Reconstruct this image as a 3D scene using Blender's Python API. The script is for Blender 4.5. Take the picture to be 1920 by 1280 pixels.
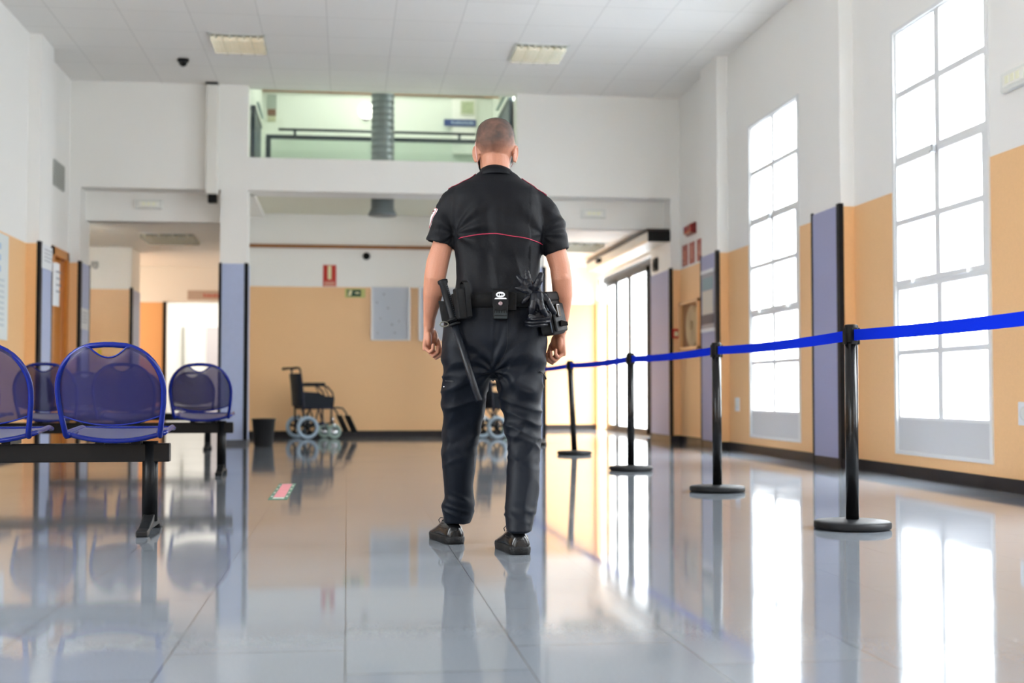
import bpy, bmesh, math, random
from mathutils import Vector, Matrix, noise
PI = math.pi
S = bpy.context.scene
for _o in list(bpy.data.objects):
    bpy.data.objects.remove(_o)

# ---------------------------------------------------------------- camera, sky, exposure
CAM_YAW, CAM_PITCH, CAM_H = math.radians(7.354), math.radians(2.243), 0.65
cam = bpy.data.cameras.new('camera')
cam.sensor_width = 36.0
cam.lens = 45.0
cam.clip_start, cam.clip_end = 0.05, 200
cam.dof.use_dof = True
cam.dof.focus_distance = 5.35
cam.dof.aperture_fstop = 2.2
camo = bpy.data.objects.new('camera', cam)
S.collection.objects.link(camo)
camo.location = (0, 0, CAM_H)
camo.rotation_euler = (PI / 2 + CAM_PITCH, 0, -CAM_YAW)
S.camera = camo

world = bpy.data.worlds.new('daylight')
S.world = world
world.use_nodes = True
_n = world.node_tree.nodes
_bg = _n['Background']
# overcast sky: brightest overhead, much dimmer towards the horizon and the ground
_nt = world.node_tree
_tc = _nt.nodes.new('ShaderNodeTexCoord')
_sx = _nt.nodes.new('ShaderNodeSeparateXYZ')
_mr = _nt.nodes.new('ShaderNodeMapRange')
_mr.interpolation_type = 'SMOOTHSTEP'
_mr.inputs['From Min'].default_value = 0.0
_mr.inputs['From Max'].default_value = 1.0
_mr.inputs['To Min'].default_value = 2.2
_mr.inputs['To Max'].default_value = 10.0
_nt.links.new(_tc.outputs['Generated'], _sx.inputs[0])
_nt.links.new(_sx.outputs['Z'], _mr.inputs['Value'])
_nt.links.new(_mr.outputs[0], _bg.inputs['Strength'])
_bg.inputs['Color'].default_value = (0.95, 0.975, 1.0, 1)
S.view_settings.view_transform = 'Standard'
S.view_settings.look = 'None'
S.view_settings.exposure = 2.56
S.view_settings.gamma = 1.0
S.view_settings.use_curve_mapping = False
S.cycles.max_bounces = 10
S.cycles.diffuse_bounces = 6
S.cycles.glossy_bounces = 4
S.cycles.transmission_bounces = 6
S.cycles.transparent_max_bounces = 16
S.cycles.sample_clamp_indirect = 6.0
S.cycles.caustics_reflective = False
S.cycles.caustics_refractive = False

def area(name, loc, rot, sx, sy, power, col=(1, 1, 1), portal=False):
    l = bpy.data.lights.new(name, 'AREA')
    l.shape = 'RECTANGLE'
    l.size, l.size_y = sx, sy
    l.energy = power
    l.color = col
    if portal:
        l.cycles.is_portal = True
    o = bpy.data.objects.new(name, l)
    o.location, o.rotation_euler = loc, rot
    S.collection.objects.link(o)
    return o

# daylight portals at the windows (they only guide the sky light through the openings)
WIN_Y = [8.83, 12.48, 5.13, 1.43, -2.27]
for _y in WIN_Y:
    area('window_portal', (4.50, _y, 1.84), (0, PI / 2, 0), 3.2, 1.45, 1, portal=True)
for _y in (4.2, 0.6, -2.6):
    area('window_portal', (-3.62, _y, 1.84), (0, -PI / 2, 0), 3.2, 1.45, 1, portal=True)
area('door_portal', (4.55, 19.5, 1.3), (0, PI / 2, 0), 2.6, 4.4, 1, portal=True)
# area('front_glazing_portal', (2.2, -4.15, 1.5), (PI / 2, 0, 0), 3.0, 2.9, 1, portal=True)

# ---------------------------------------------------------------- helpers
def lin(c):
    return tuple(((v / 255.0) / 12.92 if v / 255.0 <= 0.04045 else ((v / 255.0 + 0.055) / 1.055) ** 2.4) for v in c) + (1.0,)

def mat(name, rgb, rough=0.5, metal=0.0, spec=0.5, bump=0.0, bscale=60.0, var=0.0, vscale=3.0, coat=0.0, sheen=0.0, detail=3.0):
    m = bpy.data.materials.new(name)
    m.use_nodes = True
    nt = m.node_tree
    b = nt.nodes['Principled BSDF']
    c = lin(rgb)
    b.inputs['Base Color'].default_value = c
    b.inputs['Roughness'].default_value = rough
    b.inputs['Metallic'].default_value = metal
    b.inputs['Specular IOR Level'].default_value = spec
    b.inputs['Coat Weight'].default_value = coat
    b.inputs['Sheen Weight'].default_value = sheen
    if bump or var:
        tc = nt.nodes.new('ShaderNodeTexCoord')
    if bump:
        nz = nt.nodes.new('ShaderNodeTexNoise')
        nz.inputs['Scale'].default_value = bscale
        nz.inputs['Detail'].default_value = detail
        bp = nt.nodes.new('ShaderNodeBump')
        bp.inputs['Strength'].default_value = bump
        bp.inputs['Distance'].default_value = 0.01
        nt.links.new(tc.outputs['Object'], nz.inputs['Vector'])
        nt.links.new(nz.outputs['Fac'], bp.inputs['Height'])
        nt.links.new(bp.outputs['Normal'], b.inputs['Normal'])
    if var:
        n2 = nt.nodes.new('ShaderNodeTexNoise')
        n2.inputs['Scale'].default_value = vscale
        n2.inputs['Detail'].default_value = 4
        mx = nt.nodes.new('ShaderNodeMix')
        mx.data_type = 'RGBA'
        mx.inputs['A'].default_value = tuple(v * (1 - var) for v in c[:3]) + (1,)
        mx.inputs['B'].default_value = tuple(min(1, v * (1 + var)) for v in c[:3]) + (1,)
        nt.links.new(tc.outputs['Object'], n2.inputs['Vector'])
        nt.links.new(n2.outputs['Fac'], mx.inputs['Factor'])
        nt.links.new(mx.outputs['Result'], b.inputs['Base Color'])
    return m

def emit_mat(name, rgb, strength):
    m = bpy.data.materials.new(name)
    m.use_nodes = True
    b = m.node_tree.nodes['Principled BSDF']
    b.inputs['Base Color'].default_value = lin(rgb)
    b.inputs['Emission Color'].default_value = lin(rgb)
    b.inputs['Emission Strength'].default_value = strength
    return m

def see_through(name, rgb, alpha, rough=0.35):
    """coloured solid seen through fine holes, or tinted glass: part transparent, part solid"""
    m = bpy.data.materials.new(name)
    m.use_nodes = True
    nt = m.node_tree
    b = nt.nodes['Principled BSDF']
    b.inputs['Base Color'].default_value = lin(rgb)
    b.inputs['Roughness'].default_value = rough
    b.inputs['Alpha'].default_value = alpha
    return m

def glass_mat(name, tint, gloss=0.08):
    m = bpy.data.materials.new(name)
    m.use_nodes = True
    nt = m.node_tree
    out = nt.nodes['Material Output']
    nt.nodes.remove(nt.nodes['Principled BSDF'])
    t = nt.nodes.new('ShaderNodeBsdfTransparent')
    t.inputs['Color'].default_value = tint
    g = nt.nodes.new('ShaderNodeBsdfGlossy')
    g.inputs['Roughness'].default_value = 0.02
    mx = nt.nodes.new('ShaderNodeMixShader')
    mx.inputs['Fac'].default_value = gloss
    nt.links.new(t.outputs[0], mx.inputs[1])
    nt.links.new(g.outputs[0], mx.inputs[2])
    nt.links.new(mx.outputs[0], out.inputs['Surface'])
    return m

class MB:
    """collects shapes; build() links them as ONE mesh object"""
    def __init__(s):
        s.bm = bmesh.new()
        s.mi = 0
    def _faces(s, fs, smooth):
        for f in fs:
            f.smooth = smooth
            f.material_index = s.mi
    def box(s, x0, x1, y0, y1, z0, z1, M=None):
        vs = [s.bm.verts.new((x, y, z)) for z in (z0, z1) for y in (y0, y1) for x in (x0, x1)]
        if M is not None:
            for v in vs:
                v.co = M @ v.co
        idx = [(0, 2, 3, 1), (4, 5, 7, 6), (0, 1, 5, 4), (2, 6, 7, 3), (0, 4, 6, 2), (1, 3, 7, 5)]
        s._faces([s.bm.faces.new([vs[i] for i in f]) for f in idx], False)
        return s
    def loft(s, rings, cap0=True, cap1=True, smooth=True, close=True):
        R = [[s.bm.verts.new(p) for p in r] for r in rings]
        n = len(R[0])
        fs = []
        for a, b in zip(R, R[1:]):
            for i in range(n if close else n - 1):
                j = (i + 1) % n
                fs.append(s.bm.faces.new((a[i], a[j], b[j], b[i])))
        s._faces(fs, smooth)
        if cap0 and close:
            s._faces([s.bm.faces.new(list(reversed(R[0])))], False)
        if cap1 and close:
            s._faces([s.bm.faces.new(R[-1])], False)
        return s
    def tube(s, pts, r, n=12, caps=True, closed=False, flat=None):
        pts = [Vector(p) for p in pts]
        rs = r if isinstance(r, (list, tuple)) else [r] * len(pts)
        rings = []
        up = None
        m = len(pts)
        for i, p in enumerate(pts):
            if closed:
                t = (pts[(i + 1) % m] - pts[i - 1]).normalized()
            else:
                t = (pts[min(i + 1, m - 1)] - pts[max(i - 1, 0)]).normalized()
            if up is None:
                a = Vector((0, 0, 1)) if abs(t.z) < 0.9 else Vector((0, 1, 0))
                up = (a - t * a.dot(t)).normalized()
            else:
                up = (up - t * up.dot(t)).normalized()
            sd = t.cross(up)
            ring = []
            for k in range(n):
                an = 2 * PI * k / n
                ring.append(p + (up * math.cos(an) * (flat or 1.0) + sd * math.sin(an)) * rs[i])
            rings.append(ring)
        if closed:
            R = [[s.bm.verts.new(q) for q in rg] for rg in rings]
            fs = []
            for i in range(m):
                a, b = R[i], R[(i + 1) % m]
                for k in range(n):
                    j = (k + 1) % n
                    fs.append(s.bm.faces.new((a[k], a[j], b[j], b[k])))
            s._faces(fs, True)
        else:
            s.loft(rings, caps, caps)
        return s
    def cyl(s, p0, p1, r0, r1=None, n=24):
        return s.tube([p0, p1], [r0, r0 if r1 is None else r1], n)
    def lathe(s, prof, c=(0, 0, 0), n=32, M=None):
        """profile of (radius, z) turned around z through c"""
        rings = []
        for r, z in prof:
            ring = []
            for k in range(n):
                p = Vector((r * math.cos(2 * PI * k / n), r * math.sin(2 * PI * k / n), z))
                if M is not None:
                    p = M @ p
                ring.append(p + Vector(c))
            rings.append(ring)
        s.loft(rings)
        return s
    def ball(s, c, rx, ry=None, rz=None, nu=20, nv=12, M=None):
        ry = ry or rx
        rz = rz or rx
        rings = []
        for j in range(1, nv):
            t = PI * j / nv
            ring = []
            for k in range(nu):
                p = Vector((rx * math.sin(t) * math.cos(2 * PI * k / nu), ry * math.sin(t) * math.sin(2 * PI * k / nu), -rz * math.cos(t)))
                if M is not None:
                    p = M @ p
                ring.append(p + Vector(c))
            rings.append(ring)
        s.loft(rings)
        return s
    def prism(s, poly, a0, a1, axis='y'):
        """polygon of 2D points extruded along an axis; (u, v) are the two other axes in xyz order"""
        def P(u, v, a):
            return {'x': (a, u, v), 'y': (u, a, v), 'z': (u, v, a)}[axis]
        A = [s.bm.verts.new(P(u, v, a0)) for u, v in poly]
        B = [s.bm.verts.new(P(u, v, a1)) for u, v in poly]
        n = len(poly)
        fs = [s.bm.faces.new((A[i], A[(i + 1) % n], B[(i + 1) % n], B[i])) for i in range(n)]
        fs.append(s.bm.faces.new(list(reversed(A))))
        fs.append(s.bm.faces.new(B))
        s._faces(fs, False)
        return s
    def xform(s, M):
        bmesh.ops.transform(s.bm, matrix=M, verts=s.bm.verts)
        return s
    def build(s, name, m, parent=None, bevel=0.0, seg=2, auto=False, loc=None):
        bmesh.ops.recalc_face_normals(s.bm, faces=s.bm.faces)
        me = bpy.data.meshes.new(name)
        s.bm.to_mesh(me)
        s.bm.free()
        for k in (m if isinstance(m, (list, tuple)) else [m]):
            me.materials.append(k)
        o = bpy.data.objects.new(name, me)
        S.collection.objects.link(o)
        if parent is not None:
            o.parent = parent
        if loc is not None:
            o.location = loc
        if bevel:
            b = o.modifiers.new('bevel', 'BEVEL')
            b.width = bevel
            b.segments = seg
            b.limit_method = 'ANGLE'
            b.angle_limit = math.radians(40)
        return o

def tag(o, label, cat, group=None):
    o['label'] = label
    o['category'] = cat
    if group:
        o['group'] = group
    return o

def struct(o, label=None):
    o['kind'] = 'structure'
    if label:
        o['label'] = label
    return o

def thing(name, loc, label, cat, group=None, rz=0.0):
    o = bpy.data.objects.new(name, None)
    o.empty_display_size = 0.1
    S.collection.objects.link(o)
    o.location = loc
    o.rotation_euler = (0, 0, rz)
    return tag(o, label, cat, group)

def dup(root, loc, label=None, rz=None, group=None):
    def cp(o, par):
        c = o.copy()
        S.collection.objects.link(c)
        if par is not None:
            c.parent = par
        for ch in list(o.children):
            cp(ch, c)
        return c
    r = cp(root, None)
    r.location = loc
    if rz is not None:
        r.rotation_euler = (0, 0, rz)
    if label:
        r['label'] = label
    if group:
        r['group'] = group
    return r

# ---------------------------------------------------------------- paints
def wall_paint(name, split, white=(241, 240, 236), orange=(244, 197, 142), rough=0.55):
    m = bpy.data.materials.new(name)
    m.use_nodes = True
    nt = m.node_tree
    b = nt.nodes['Principled BSDF']
    b.inputs['Roughness'].default_value = rough
    g = nt.nodes.new('ShaderNodeNewGeometry')
    sx = nt.nodes.new('ShaderNodeSeparateXYZ')
    gt = nt.nodes.new('ShaderNodeMath')
    gt.operation = 'GREATER_THAN'
    gt.inputs[1].default_value = split
    nz = nt.nodes.new('ShaderNodeTexNoise')
    nz.inputs['Scale'].default_value = 70
    nz.inputs['Detail'].default_value = 4
    mo = nt.nodes.new('ShaderNodeMix')
    mo.data_type = 'RGBA'
    c = lin(orange)
    mo.inputs['A'].default_value = tuple(v * 0.93 for v in c[:3]) + (1,)
    mo.inputs['B'].default_value = tuple(min(1, v * 1.06) for v in c[:3]) + (1,)
    mx = nt.nodes.new('ShaderNodeMix')
    mx.data_type = 'RGBA'
    mx.inputs['B'].default_value = lin(white)
    bp = nt.nodes.new('ShaderNodeBump')
    bp.inputs['Strength'].default_value = 0.12
    bp.inputs['Distance'].default_value = 0.01
    L = nt.links.new
    L(g.outputs['Position'], sx.inputs[0])
    L(g.outputs['Position'], nz.inputs['Vector'])
    L(sx.outputs['Z'], gt.inputs[0])
    L(nz.outputs['Fac'], mo.inputs['Factor'])
    L(mo.outputs['Result'], mx.inputs['A'])
    L(gt.outputs[0], mx.inputs['Factor'])
    L(mx.outputs['Result'], b.inputs['Base Color'])
    L(nz.outputs['Fac'], bp.inputs['Height'])
    L(bp.outputs['Normal'], b.inputs['Normal'])
    return m

PAINT = wall_paint('wall_paint', 2.225)
PAINT_BACK = wall_paint('wall_paint_back', 2.165, orange=(240, 195, 144), rough=0.35)
WHITE = mat('white_paint', (241, 240, 235), 0.6)
CREAM = mat('cream_paint', (226, 226, 208), 0.7)
GREENISH = mat("pale_green_paint", (226, 231, 222), 0.7)
BLACKTRIM = mat('black_trim', (24, 25, 28), 0.5, spec=0.15)
BASEB = mat('dark_baseboard', (44, 41, 42), 0.5, spec=0.2, var=0.2, vscale=9)
FRAME = mat('window_frame_white', (228, 230, 230), 0.45)
KICK = mat('window_panel_grey', (208, 210, 212), 0.5)
GLASS = glass_mat('window_glass', (0.97, 0.985, 0.99, 1), 0.05)
GREENGLASS = glass_mat('green_tinted_glass', (0.955, 0.975, 0.955, 1), 0.05)
DKMETAL = mat('dark_metal', (26, 29, 32), 0.4, spec=0.2)
DOORGLASS = glass_mat('dimming_door_glass', (0.78, 0.785, 0.775, 1), 0.04)  # tint added to cut the daylight coming through the doors
BROWN = mat('brown_wood', (148, 98, 54), 0.45, var=0.15, vscale=12)
PURPLE = mat('blue_grey_panel', (176, 188, 220), 0.5, var=0.06, vscale=20)
PURPLE2 = mat('violet_grey_panel', (160, 163, 196), 0.6, bump=0.15, bscale=250, var=0.08, vscale=60)

def floor_mat():
    m = bpy.data.materials.new('polished_floor_tiles')
    m.use_nodes = True
    nt = m.node_tree
    L = nt.links.new
    b = nt.nodes['Principled BSDF']
    b.inputs['Specular IOR Level'].default_value = 0.5
    b.inputs['IOR'].default_value = 1.38
    g = nt.nodes.new('ShaderNodeNewGeometry')
    mp = nt.nodes.new('ShaderNodeMapping')
    mp.inputs['Location'].default_value = (0.43 * 20 + 0.0, 0.56 * 40 + 0.085, 0)
    br = nt.nodes.new('ShaderNodeTexBrick')
    # brick rows run along local x: swap x and y so that the long joints run down the room
    cx = nt.nodes.new('ShaderNodeSeparateXYZ')
    cb = nt.nodes.new('ShaderNodeCombineXYZ')
    L(g.outputs['Position'], mp.inputs['Vector'])
    L(mp.outputs['Vector'], cx.inputs[0])
    L(cx.outputs['Y'], cb.inputs['X'])
    L(cx.outputs['X'], cb.inputs['Y'])
    L(cb.outputs[0], br.inputs['Vector'])
    br.inputs['Scale'].default_value = 1.0
    br.inputs['Brick Width'].default_value = 0.56
    br.inputs['Row Height'].default_value = 0.43
    br.inputs['Mortar Size'].default_value = 0.0019
    br.inputs['Mortar Smooth'].default_value = 0.2
    br.inputs['Color1'].default_value = lin((113, 118, 124))
    br.inputs['Color2'].default_value = lin((109, 114, 121))
    br.inputs['Mortar'].default_value = lin((58, 58, 60))
    br.offset = 0.5
    sp = nt.nodes.new('ShaderNodeTexNoise')
    sp.inputs['Scale'].default_value = 160
    sp.inputs['Detail'].default_value = 6
    L(g.outputs['Position'], sp.inputs['Vector'])
    cl = nt.nodes.new('ShaderNodeTexNoise')
    cl.inputs['Scale'].default_value = 1.3
    cl.inputs['Detail'].default_value = 5
    L(g.outputs['Position'], cl.inputs['Vector'])
    m1 = nt.nodes.new('ShaderNodeMix')
    m1.data_type = 'RGBA'
    m1.blend_type = 'OVERLAY'
    m1.inputs['Factor'].default_value = 0.22
    L(br.outputs['Color'], m1.inputs['A'])
    L(sp.outputs['Fac'], m1.inputs['B'])
    L(m1.outputs['Result'], b.inputs['Base Color'])
    rr = nt.nodes.new('ShaderNodeMapRange')
    rr.inputs['From Min'].default_value = 0.3
    rr.inputs['From Max'].default_value = 0.7
    rr.inputs['To Min'].default_value = 0.045
    rr.inputs['To Max'].default_value = 0.085
    L(cl.outputs['Fac'], rr.inputs['Value'])
    L(rr.outputs[0], b.inputs['Roughness'])
    bp = nt.nodes.new('ShaderNodeBump')
    bp.inputs['Strength'].default_value = 0.25
    bp.inputs['Distance'].default_value = 0.001
    inv = nt.nodes.new('ShaderNodeMath')
    inv.operation = 'SUBTRACT'
    inv.inputs[0].default_value = 1.0
    L(br.outputs['Fac'], inv.inputs[1])
    L(inv.outputs[0], bp.inputs['Height'])
    L(bp.outputs['Normal'], b.inputs['Normal'])
    return m

def ceiling_mat():
    m = bpy.data.materials.new('ceiling_panels')
    m.use_nodes = True
    nt = m.node_tree
    L = nt.links.new
    b = nt.nodes['Principled BSDF']
    b.inputs['Roughness'].default_value = 0.75
    g = nt.nodes.new('ShaderNodeNewGeometry')
    mp = nt.nodes.new('ShaderNodeMapping')
    mp.inputs['Location'].default_value = (0.688 * 20 + 0.22, 0.72 * 20 + 0.60, 0)
    br = nt.nodes.new('ShaderNodeTexBrick')
    L(g.outputs['Position'], mp.inputs['Vector'])
    L(mp.outputs['Vector'], br.inputs['Vector'])
    br.inputs['Scale'].default_value = 1.0
    br.inputs['Brick Width'].default_value = 0.688
    br.inputs['Row Height'].default_value = 0.72
    br.inputs['Mortar Size'].default_value = 0.005
    br.inputs['Mortar Smooth'].default_value = 0.3
    br.inputs['Color1'].default_value = lin((242, 240, 236))
    br.inputs['Color2'].default_value = lin((239, 237, 233))
    br.inputs['Mortar'].default_value = lin((218, 216, 212))
    br.offset = 0.0
    L(br.outputs['Color'], b.inputs['Base Color'])
    return m

# ---------------------------------------------------------------- shell
XR, XL, ZC = 4.28, -3.38, 4.47
YF = 16.15            # front plane of the upper gallery
FL = MB()
FL.box(-6.5, 9.0, -4.4, 30, -0.2, 0)
struct(FL.build('floor', floor_mat()), 'polished grey tiled floor')
c = MB()
c.box(-3.7, 4.6, -4.4, YF + 0.2, ZC, ZC + 0.2)
struct(c.build('ceiling', ceiling_mat()), 'white panelled ceiling')

# right wall with its openings
w = MB()
T = XR + 0.07
ys = [-4.4]
wins = sorted((y - 0.76, y + 0.76) for y in WIN_Y)
WZ0, WZ1 = 0.17, 3.49
for a, b_ in wins:
    w.box(XR, T, ys[-1], a, 0, ZC)
    w.box(XR, T, a, b_, 0, WZ0)
    w.box(XR, T, a, b_, WZ1, ZC)
    ys.append(b_)
w.box(XR, T, ys[-1], 17.3, 0, ZC)
w.box(XR, T, 17.3, 21.7, 2.6, ZC)
w.box(XR, T, 21.7, 22.0, 0, ZC)
struct(w.build('wall_right', PAINT), 'right wall, white above and orange below')

# wall piers on the right wall
PX = 4.16
for (a, b_, kind) in ((10.39, 11.05, 0), (14.03, 14.70, 1), (16.14, 17.24, 2), (6.75, 7.35, 3), (3.0, 3.6, 3), (-0.7, -0.1, 3)):
    p = MB()
    p.box(PX, XR + 0.02, a, b_, 0, ZC if kind != 2 else 3.2)
    struct(p.build('pier_right', PAINT), 'shallow pier of the right wall')
    q = MB()
    q.box(PX - 0.012, PX, a + 0.05, b_ - 0.03, 0.03, 2.235)
    pan = q.build('pier_panel', PURPLE2)
    struct(pan)
    q = MB()
    q.box(PX - 0.022, PX + 0.02, a - 0.012, a + 0.05, 0.0, 2.25)
    q.box(PX - 0.018, PX, b_ - 0.03, b_, 0.0, 2.25)
    struct(q.build('trim_%d' % (10 + kind), BLACKTRIM))

# left wall
w = MB()
ys = [-4.4]
for a, b_ in ((-3.36, -1.84), (-0.16, 1.36), (3.44, 4.96)):
    w.box(XL - 0.07, XL, ys[-1], a, 0, ZC)
    w.box(XL - 0.07, XL, a, b_, 0, WZ0)
    w.box(XL - 0.07, XL, a, b_, WZ1, ZC)
    ys.append(b_)
w.box(XL - 0.07, XL, ys[-1], 15.30, 0, ZC)
w.box(XL - 0.25, XL, 15.30, 16.02, 2.25, ZC)
w.box(XL - 0.25, XL, 16.02, 16.2, 0, ZC)
struct(w.build('wall_left', PAINT), 'left wall, white above and orange below')
for (a, b_, top) in ((14.08, 14.66, ZC), (16.16, 16.75, 3.2), (9.9, 10.5, ZC)):
    p = MB()
    p.box(XL - 0.02, -3.25, a, b_, 0, top)
    struct(p.build('pier_left', PAINT), 'shallow pier of the left wall')
    q = MB()
    q.box(-3.25, -3.238, a + 0.06, b_ - 0.03, 0.06, 2.235)
    struct(q.build('pier_panel', PURPLE))
    q = MB()
    q.box(-3.27, -3.236, a - 0.004, a + 0.10, 0.0, 2.25)
    q.box(-3.25, -3.234, b_ - 0.03, b_, 0.0, 2.25)
    struct(q.build('trim_9', BLACKTRIM))

# wall behind the photographer, glazed
w = MB()
w.box(-3.7, 4.6, -4.4, -4.15, 0, ZC)
struct(w.build('wall_front', PAINT), 'wall behind the viewer')

# gallery front
g = MB()
g.box(XL, -1.565, YF, YF + 0.5, 3.157, ZC)
g.box(-1.235, 4.28, YF, YF + 0.5, 3.157, 3.57)
g.box(2.15, 4.28, YF, YF + 0.5, 3.57, ZC)
struct(g.build('wall_gallery', WHITE), 'white gallery parapet above the hall')
for i, (x0, x1) in enumerate(((-1.565, -1.235), (2.17, 2.505))):
    cmb = MB()
    cmb.box(x0, x1, YF, YF + 0.36, 0, ZC if i == 0 else 3.157)
    col = struct(cmb.build('column', WHITE), 'square white column under the gallery')
    q = MB()
    q.box(x0 + 0.02, x1 - 0.03, YF - 0.014, YF, 0.05, 2.235)
    q.box(x1, x1 + 0.012, YF + 0.03, YF + 0.3, 0.05, 2.235)
    struct(q.build('column_panel', PURPLE))
    q = MB()
    q.box(x0 - 0.014, x0 + 0.022, YF - 0.02, YF + 0.02, 0, 2.245)
    q.box(x1 - 0.032, x1 + 0.016, YF - 0.02, YF + 0.035, 0, 2.245)
    struct(q.build('trim_%d' % (20 + i), BLACKTRIM))
    q = MB()
    q.box(x0 - 0.016, x1 + 0.018, YF - 0.024, YF + 0.35, 0, 0.055)
    struct(q.build('baseboard_column', mat('column_foot', (88, 92, 100), 0.3)))
# fascias set back under the gallery
g = MB()
g.box(XL, -1.3, 16.5, 16.62, 2.79, 3.23)
struct(g.build('fascia_left', WHITE), 'white lintel over the left corridor')
g = MB()
g.box(2.3, XR, 16.5, 16.62, 2.79, 3.23)
struct(g.build('fascia_right', WHITE), 'white lintel over the side entrance')
g = MB()
g.box(-1.5, -1.19, 16.5, 18.7, 3.157, 3.25)
g.box(2.30, 2.6, 16.5, 18.7, 2.79, 3.25)
struct(g.build('beam', WHITE), 'beam beside the recess')
# ceilings below the gallery
g = MB()
g.box(-1.5, 2.35, 16.6, 18.8, 3.22, 3.4)
struct(g.build('ceiling_recess', CREAM))
g = MB()
g.box(-6.5, -1.5, 16.55, 23.6, 2.79, 3.0)
struct(g.build('ceiling_corridor', WHITE))
g = MB()
g.box(2.45, XR + 0.3, 16.55, 22.0, 2.79, 3.0)
struct(g.build('ceiling_entrance', WHITE))
# back walls
g = MB()
g.box(-1.57, 2.62, 18.7, 18.9, 0, 3.4)
struct(g.build('wall_back', PAINT_BACK), 'recess wall, white above and orange below')
g = MB()
g.box(-1.46, 2.5, 18.66, 18.7, 2.725, 2.775)
struct(g.build('trim_1', BROWN), 'thin brown ledge on the recess wall')
g = MB()
g.box(2.5, 2.62, 18.7, 21.9, 0, 2.9)
struct(g.build('wall_entrance', PAINT))
g = MB()
g.box(2.5, XR + 0.28, 21.8, 22.0, 0, 2.9)
struct(g.build('wall_entrance_end', PAINT_BACK), 'end wall beside the sliding doors')
# corridor on the left
g = MB()
g.box(-4.6, -3.17, 19.5, 20.25, 0, 2.9)
struct(g.build('wall_corridor', PAINT_BACK))
g = MB()
g.box(-3.19, -3.15, 19.46, 19.53, 0, 2.19)
struct(g.build('trim_2', BLACKTRIM))
g = MB()
g.box(-3.17, -3.155, 19.56, 20.2, 0.05, 2.16)
struct(g.build('corridor_panel', PURPLE))
g = MB()
g.box(-4.6, -3.09, 22.5, 22.7, 0, 2.9)
g.box(-4.7, -4.6, 20.2, 22.7, 0, 2.9)
g.box(-3.09, -1.2, 22.5, 22.7, 2.19, 2.9)
struct(g.build('wall_corridor_end', wall_paint('wall_paint_end', 2.18, orange=(238, 182, 124))), 'end wall of the corridor round a bright doorway')
g = MB()
g.box(-3.13, -3.07, 22.46, 22.5, 0, 2.19)
struct(g.build('trim_3', BLACKTRIM))
g = MB()
g.box(-1.56, -1.46, 16.5, 28, 0, 3.25)
struct(g.build('wall_corridor_right', WHITE))
g = MB()
g.box(-4.6, -4.4, 16, 19.7, 0, 2.9)
g.box(-4.6, -3.64, 15.95, 16.15, 0, 2.9)
struct(g.build('wall_corridor_left', WHITE))
# bright room behind the doorway
g = MB()
g.box(-4.6, -1.2, 27.5, 27.7, 0, 3.0)
g.box(-4.6, -4.45, 22.7, 27.5, 0, 3.0)
struct(g.build('wall_far_room', WHITE))
g = MB()
g.box(-4.6, -1.2, 22.7, 27.6, 2.9, 3.05)
struct(g.build('ceiling_far_room', WHITE))

# gallery room behind the parapet
g = MB()
g.box(-1.40, -1.25, YF + 0.34, 19.0, 3.4, 5.7)
g.box(2.15, 2.3, YF + 0.5, 19.0, 3.4, 5.7)
g.box(-1.40, 2.3, 19.0, 19.15, 3.4, 5.7)
struct(g.build('wall_gallery_room', GREENISH))
g = MB()
g.box(-1.4, 2.3, YF + 0.5, 19.1, 3.35, 3.45)
g.box(-1.4, 2.3, YF + 0.2, 19.1, 5.6, 5.7)
g.box(-1.4, 2.3, YF + 0.2, YF + 0.3, ZC + 0.2, 5.7)
struct(g.build('floor_gallery', GREENISH))
g = MB()
g.box(-1.25, 2.15, 18.95, 19.0, 5.065, 5.11)
struct(g.build('trim_4', BROWN), 'brown strip high on the gallery wall')
g = MB()
g.box(1.55, 1.9, 18.93, 19.0, 4.2, 5.02)
struct(g.build('trim_5', WHITE))
g = MB()
g.box(-1.235, 2.15, YF + 0.1, YF + 0.112, 3.57, ZC)
struct(g.build('window_9', GREENGLASS), 'greenish glass screen of the gallery')

# baseboards
def bb(name, *bx):
    q = MB()
    for b_ in bx:
        q.box(*b_, 0, 0.085)
    struct(q.build(name, BASEB))
bb('baseboard_right', (XR - 0.014, XR, -4.1, 10.39), (XR - 0.014, XR, 11.05, 14.03), (XR - 0.014, XR, 14.7, 16.14),
   (PX - 0.014, PX, 10.39, 11.05), (PX - 0.014, PX, 14.03, 14.70), (PX - 0.014, PX, 16.14, 17.24),
   (PX - 0.014, XR, 10.375, 10.39), (PX - 0.014, XR, 14.015, 14.03), (PX - 0.014, XR, 16.125, 16.14))
bb('baseboard_left', (XL, XL + 0.014, -4.1, 14.08), (XL, XL + 0.014, 14.66, 15.2), (XL, -3.236, 14.065, 14.08))
bb('baseboard_back', (-1.46, 2.5, 18.686, 18.7))
bb('baseboard_entrance', (2.62, XR, 21.786, 21.8))
bb('baseboard_corridor', (-4.4, -3.17, 19.486, 19.5), (-4.6, -3.13, 22.486, 22.5))

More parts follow.
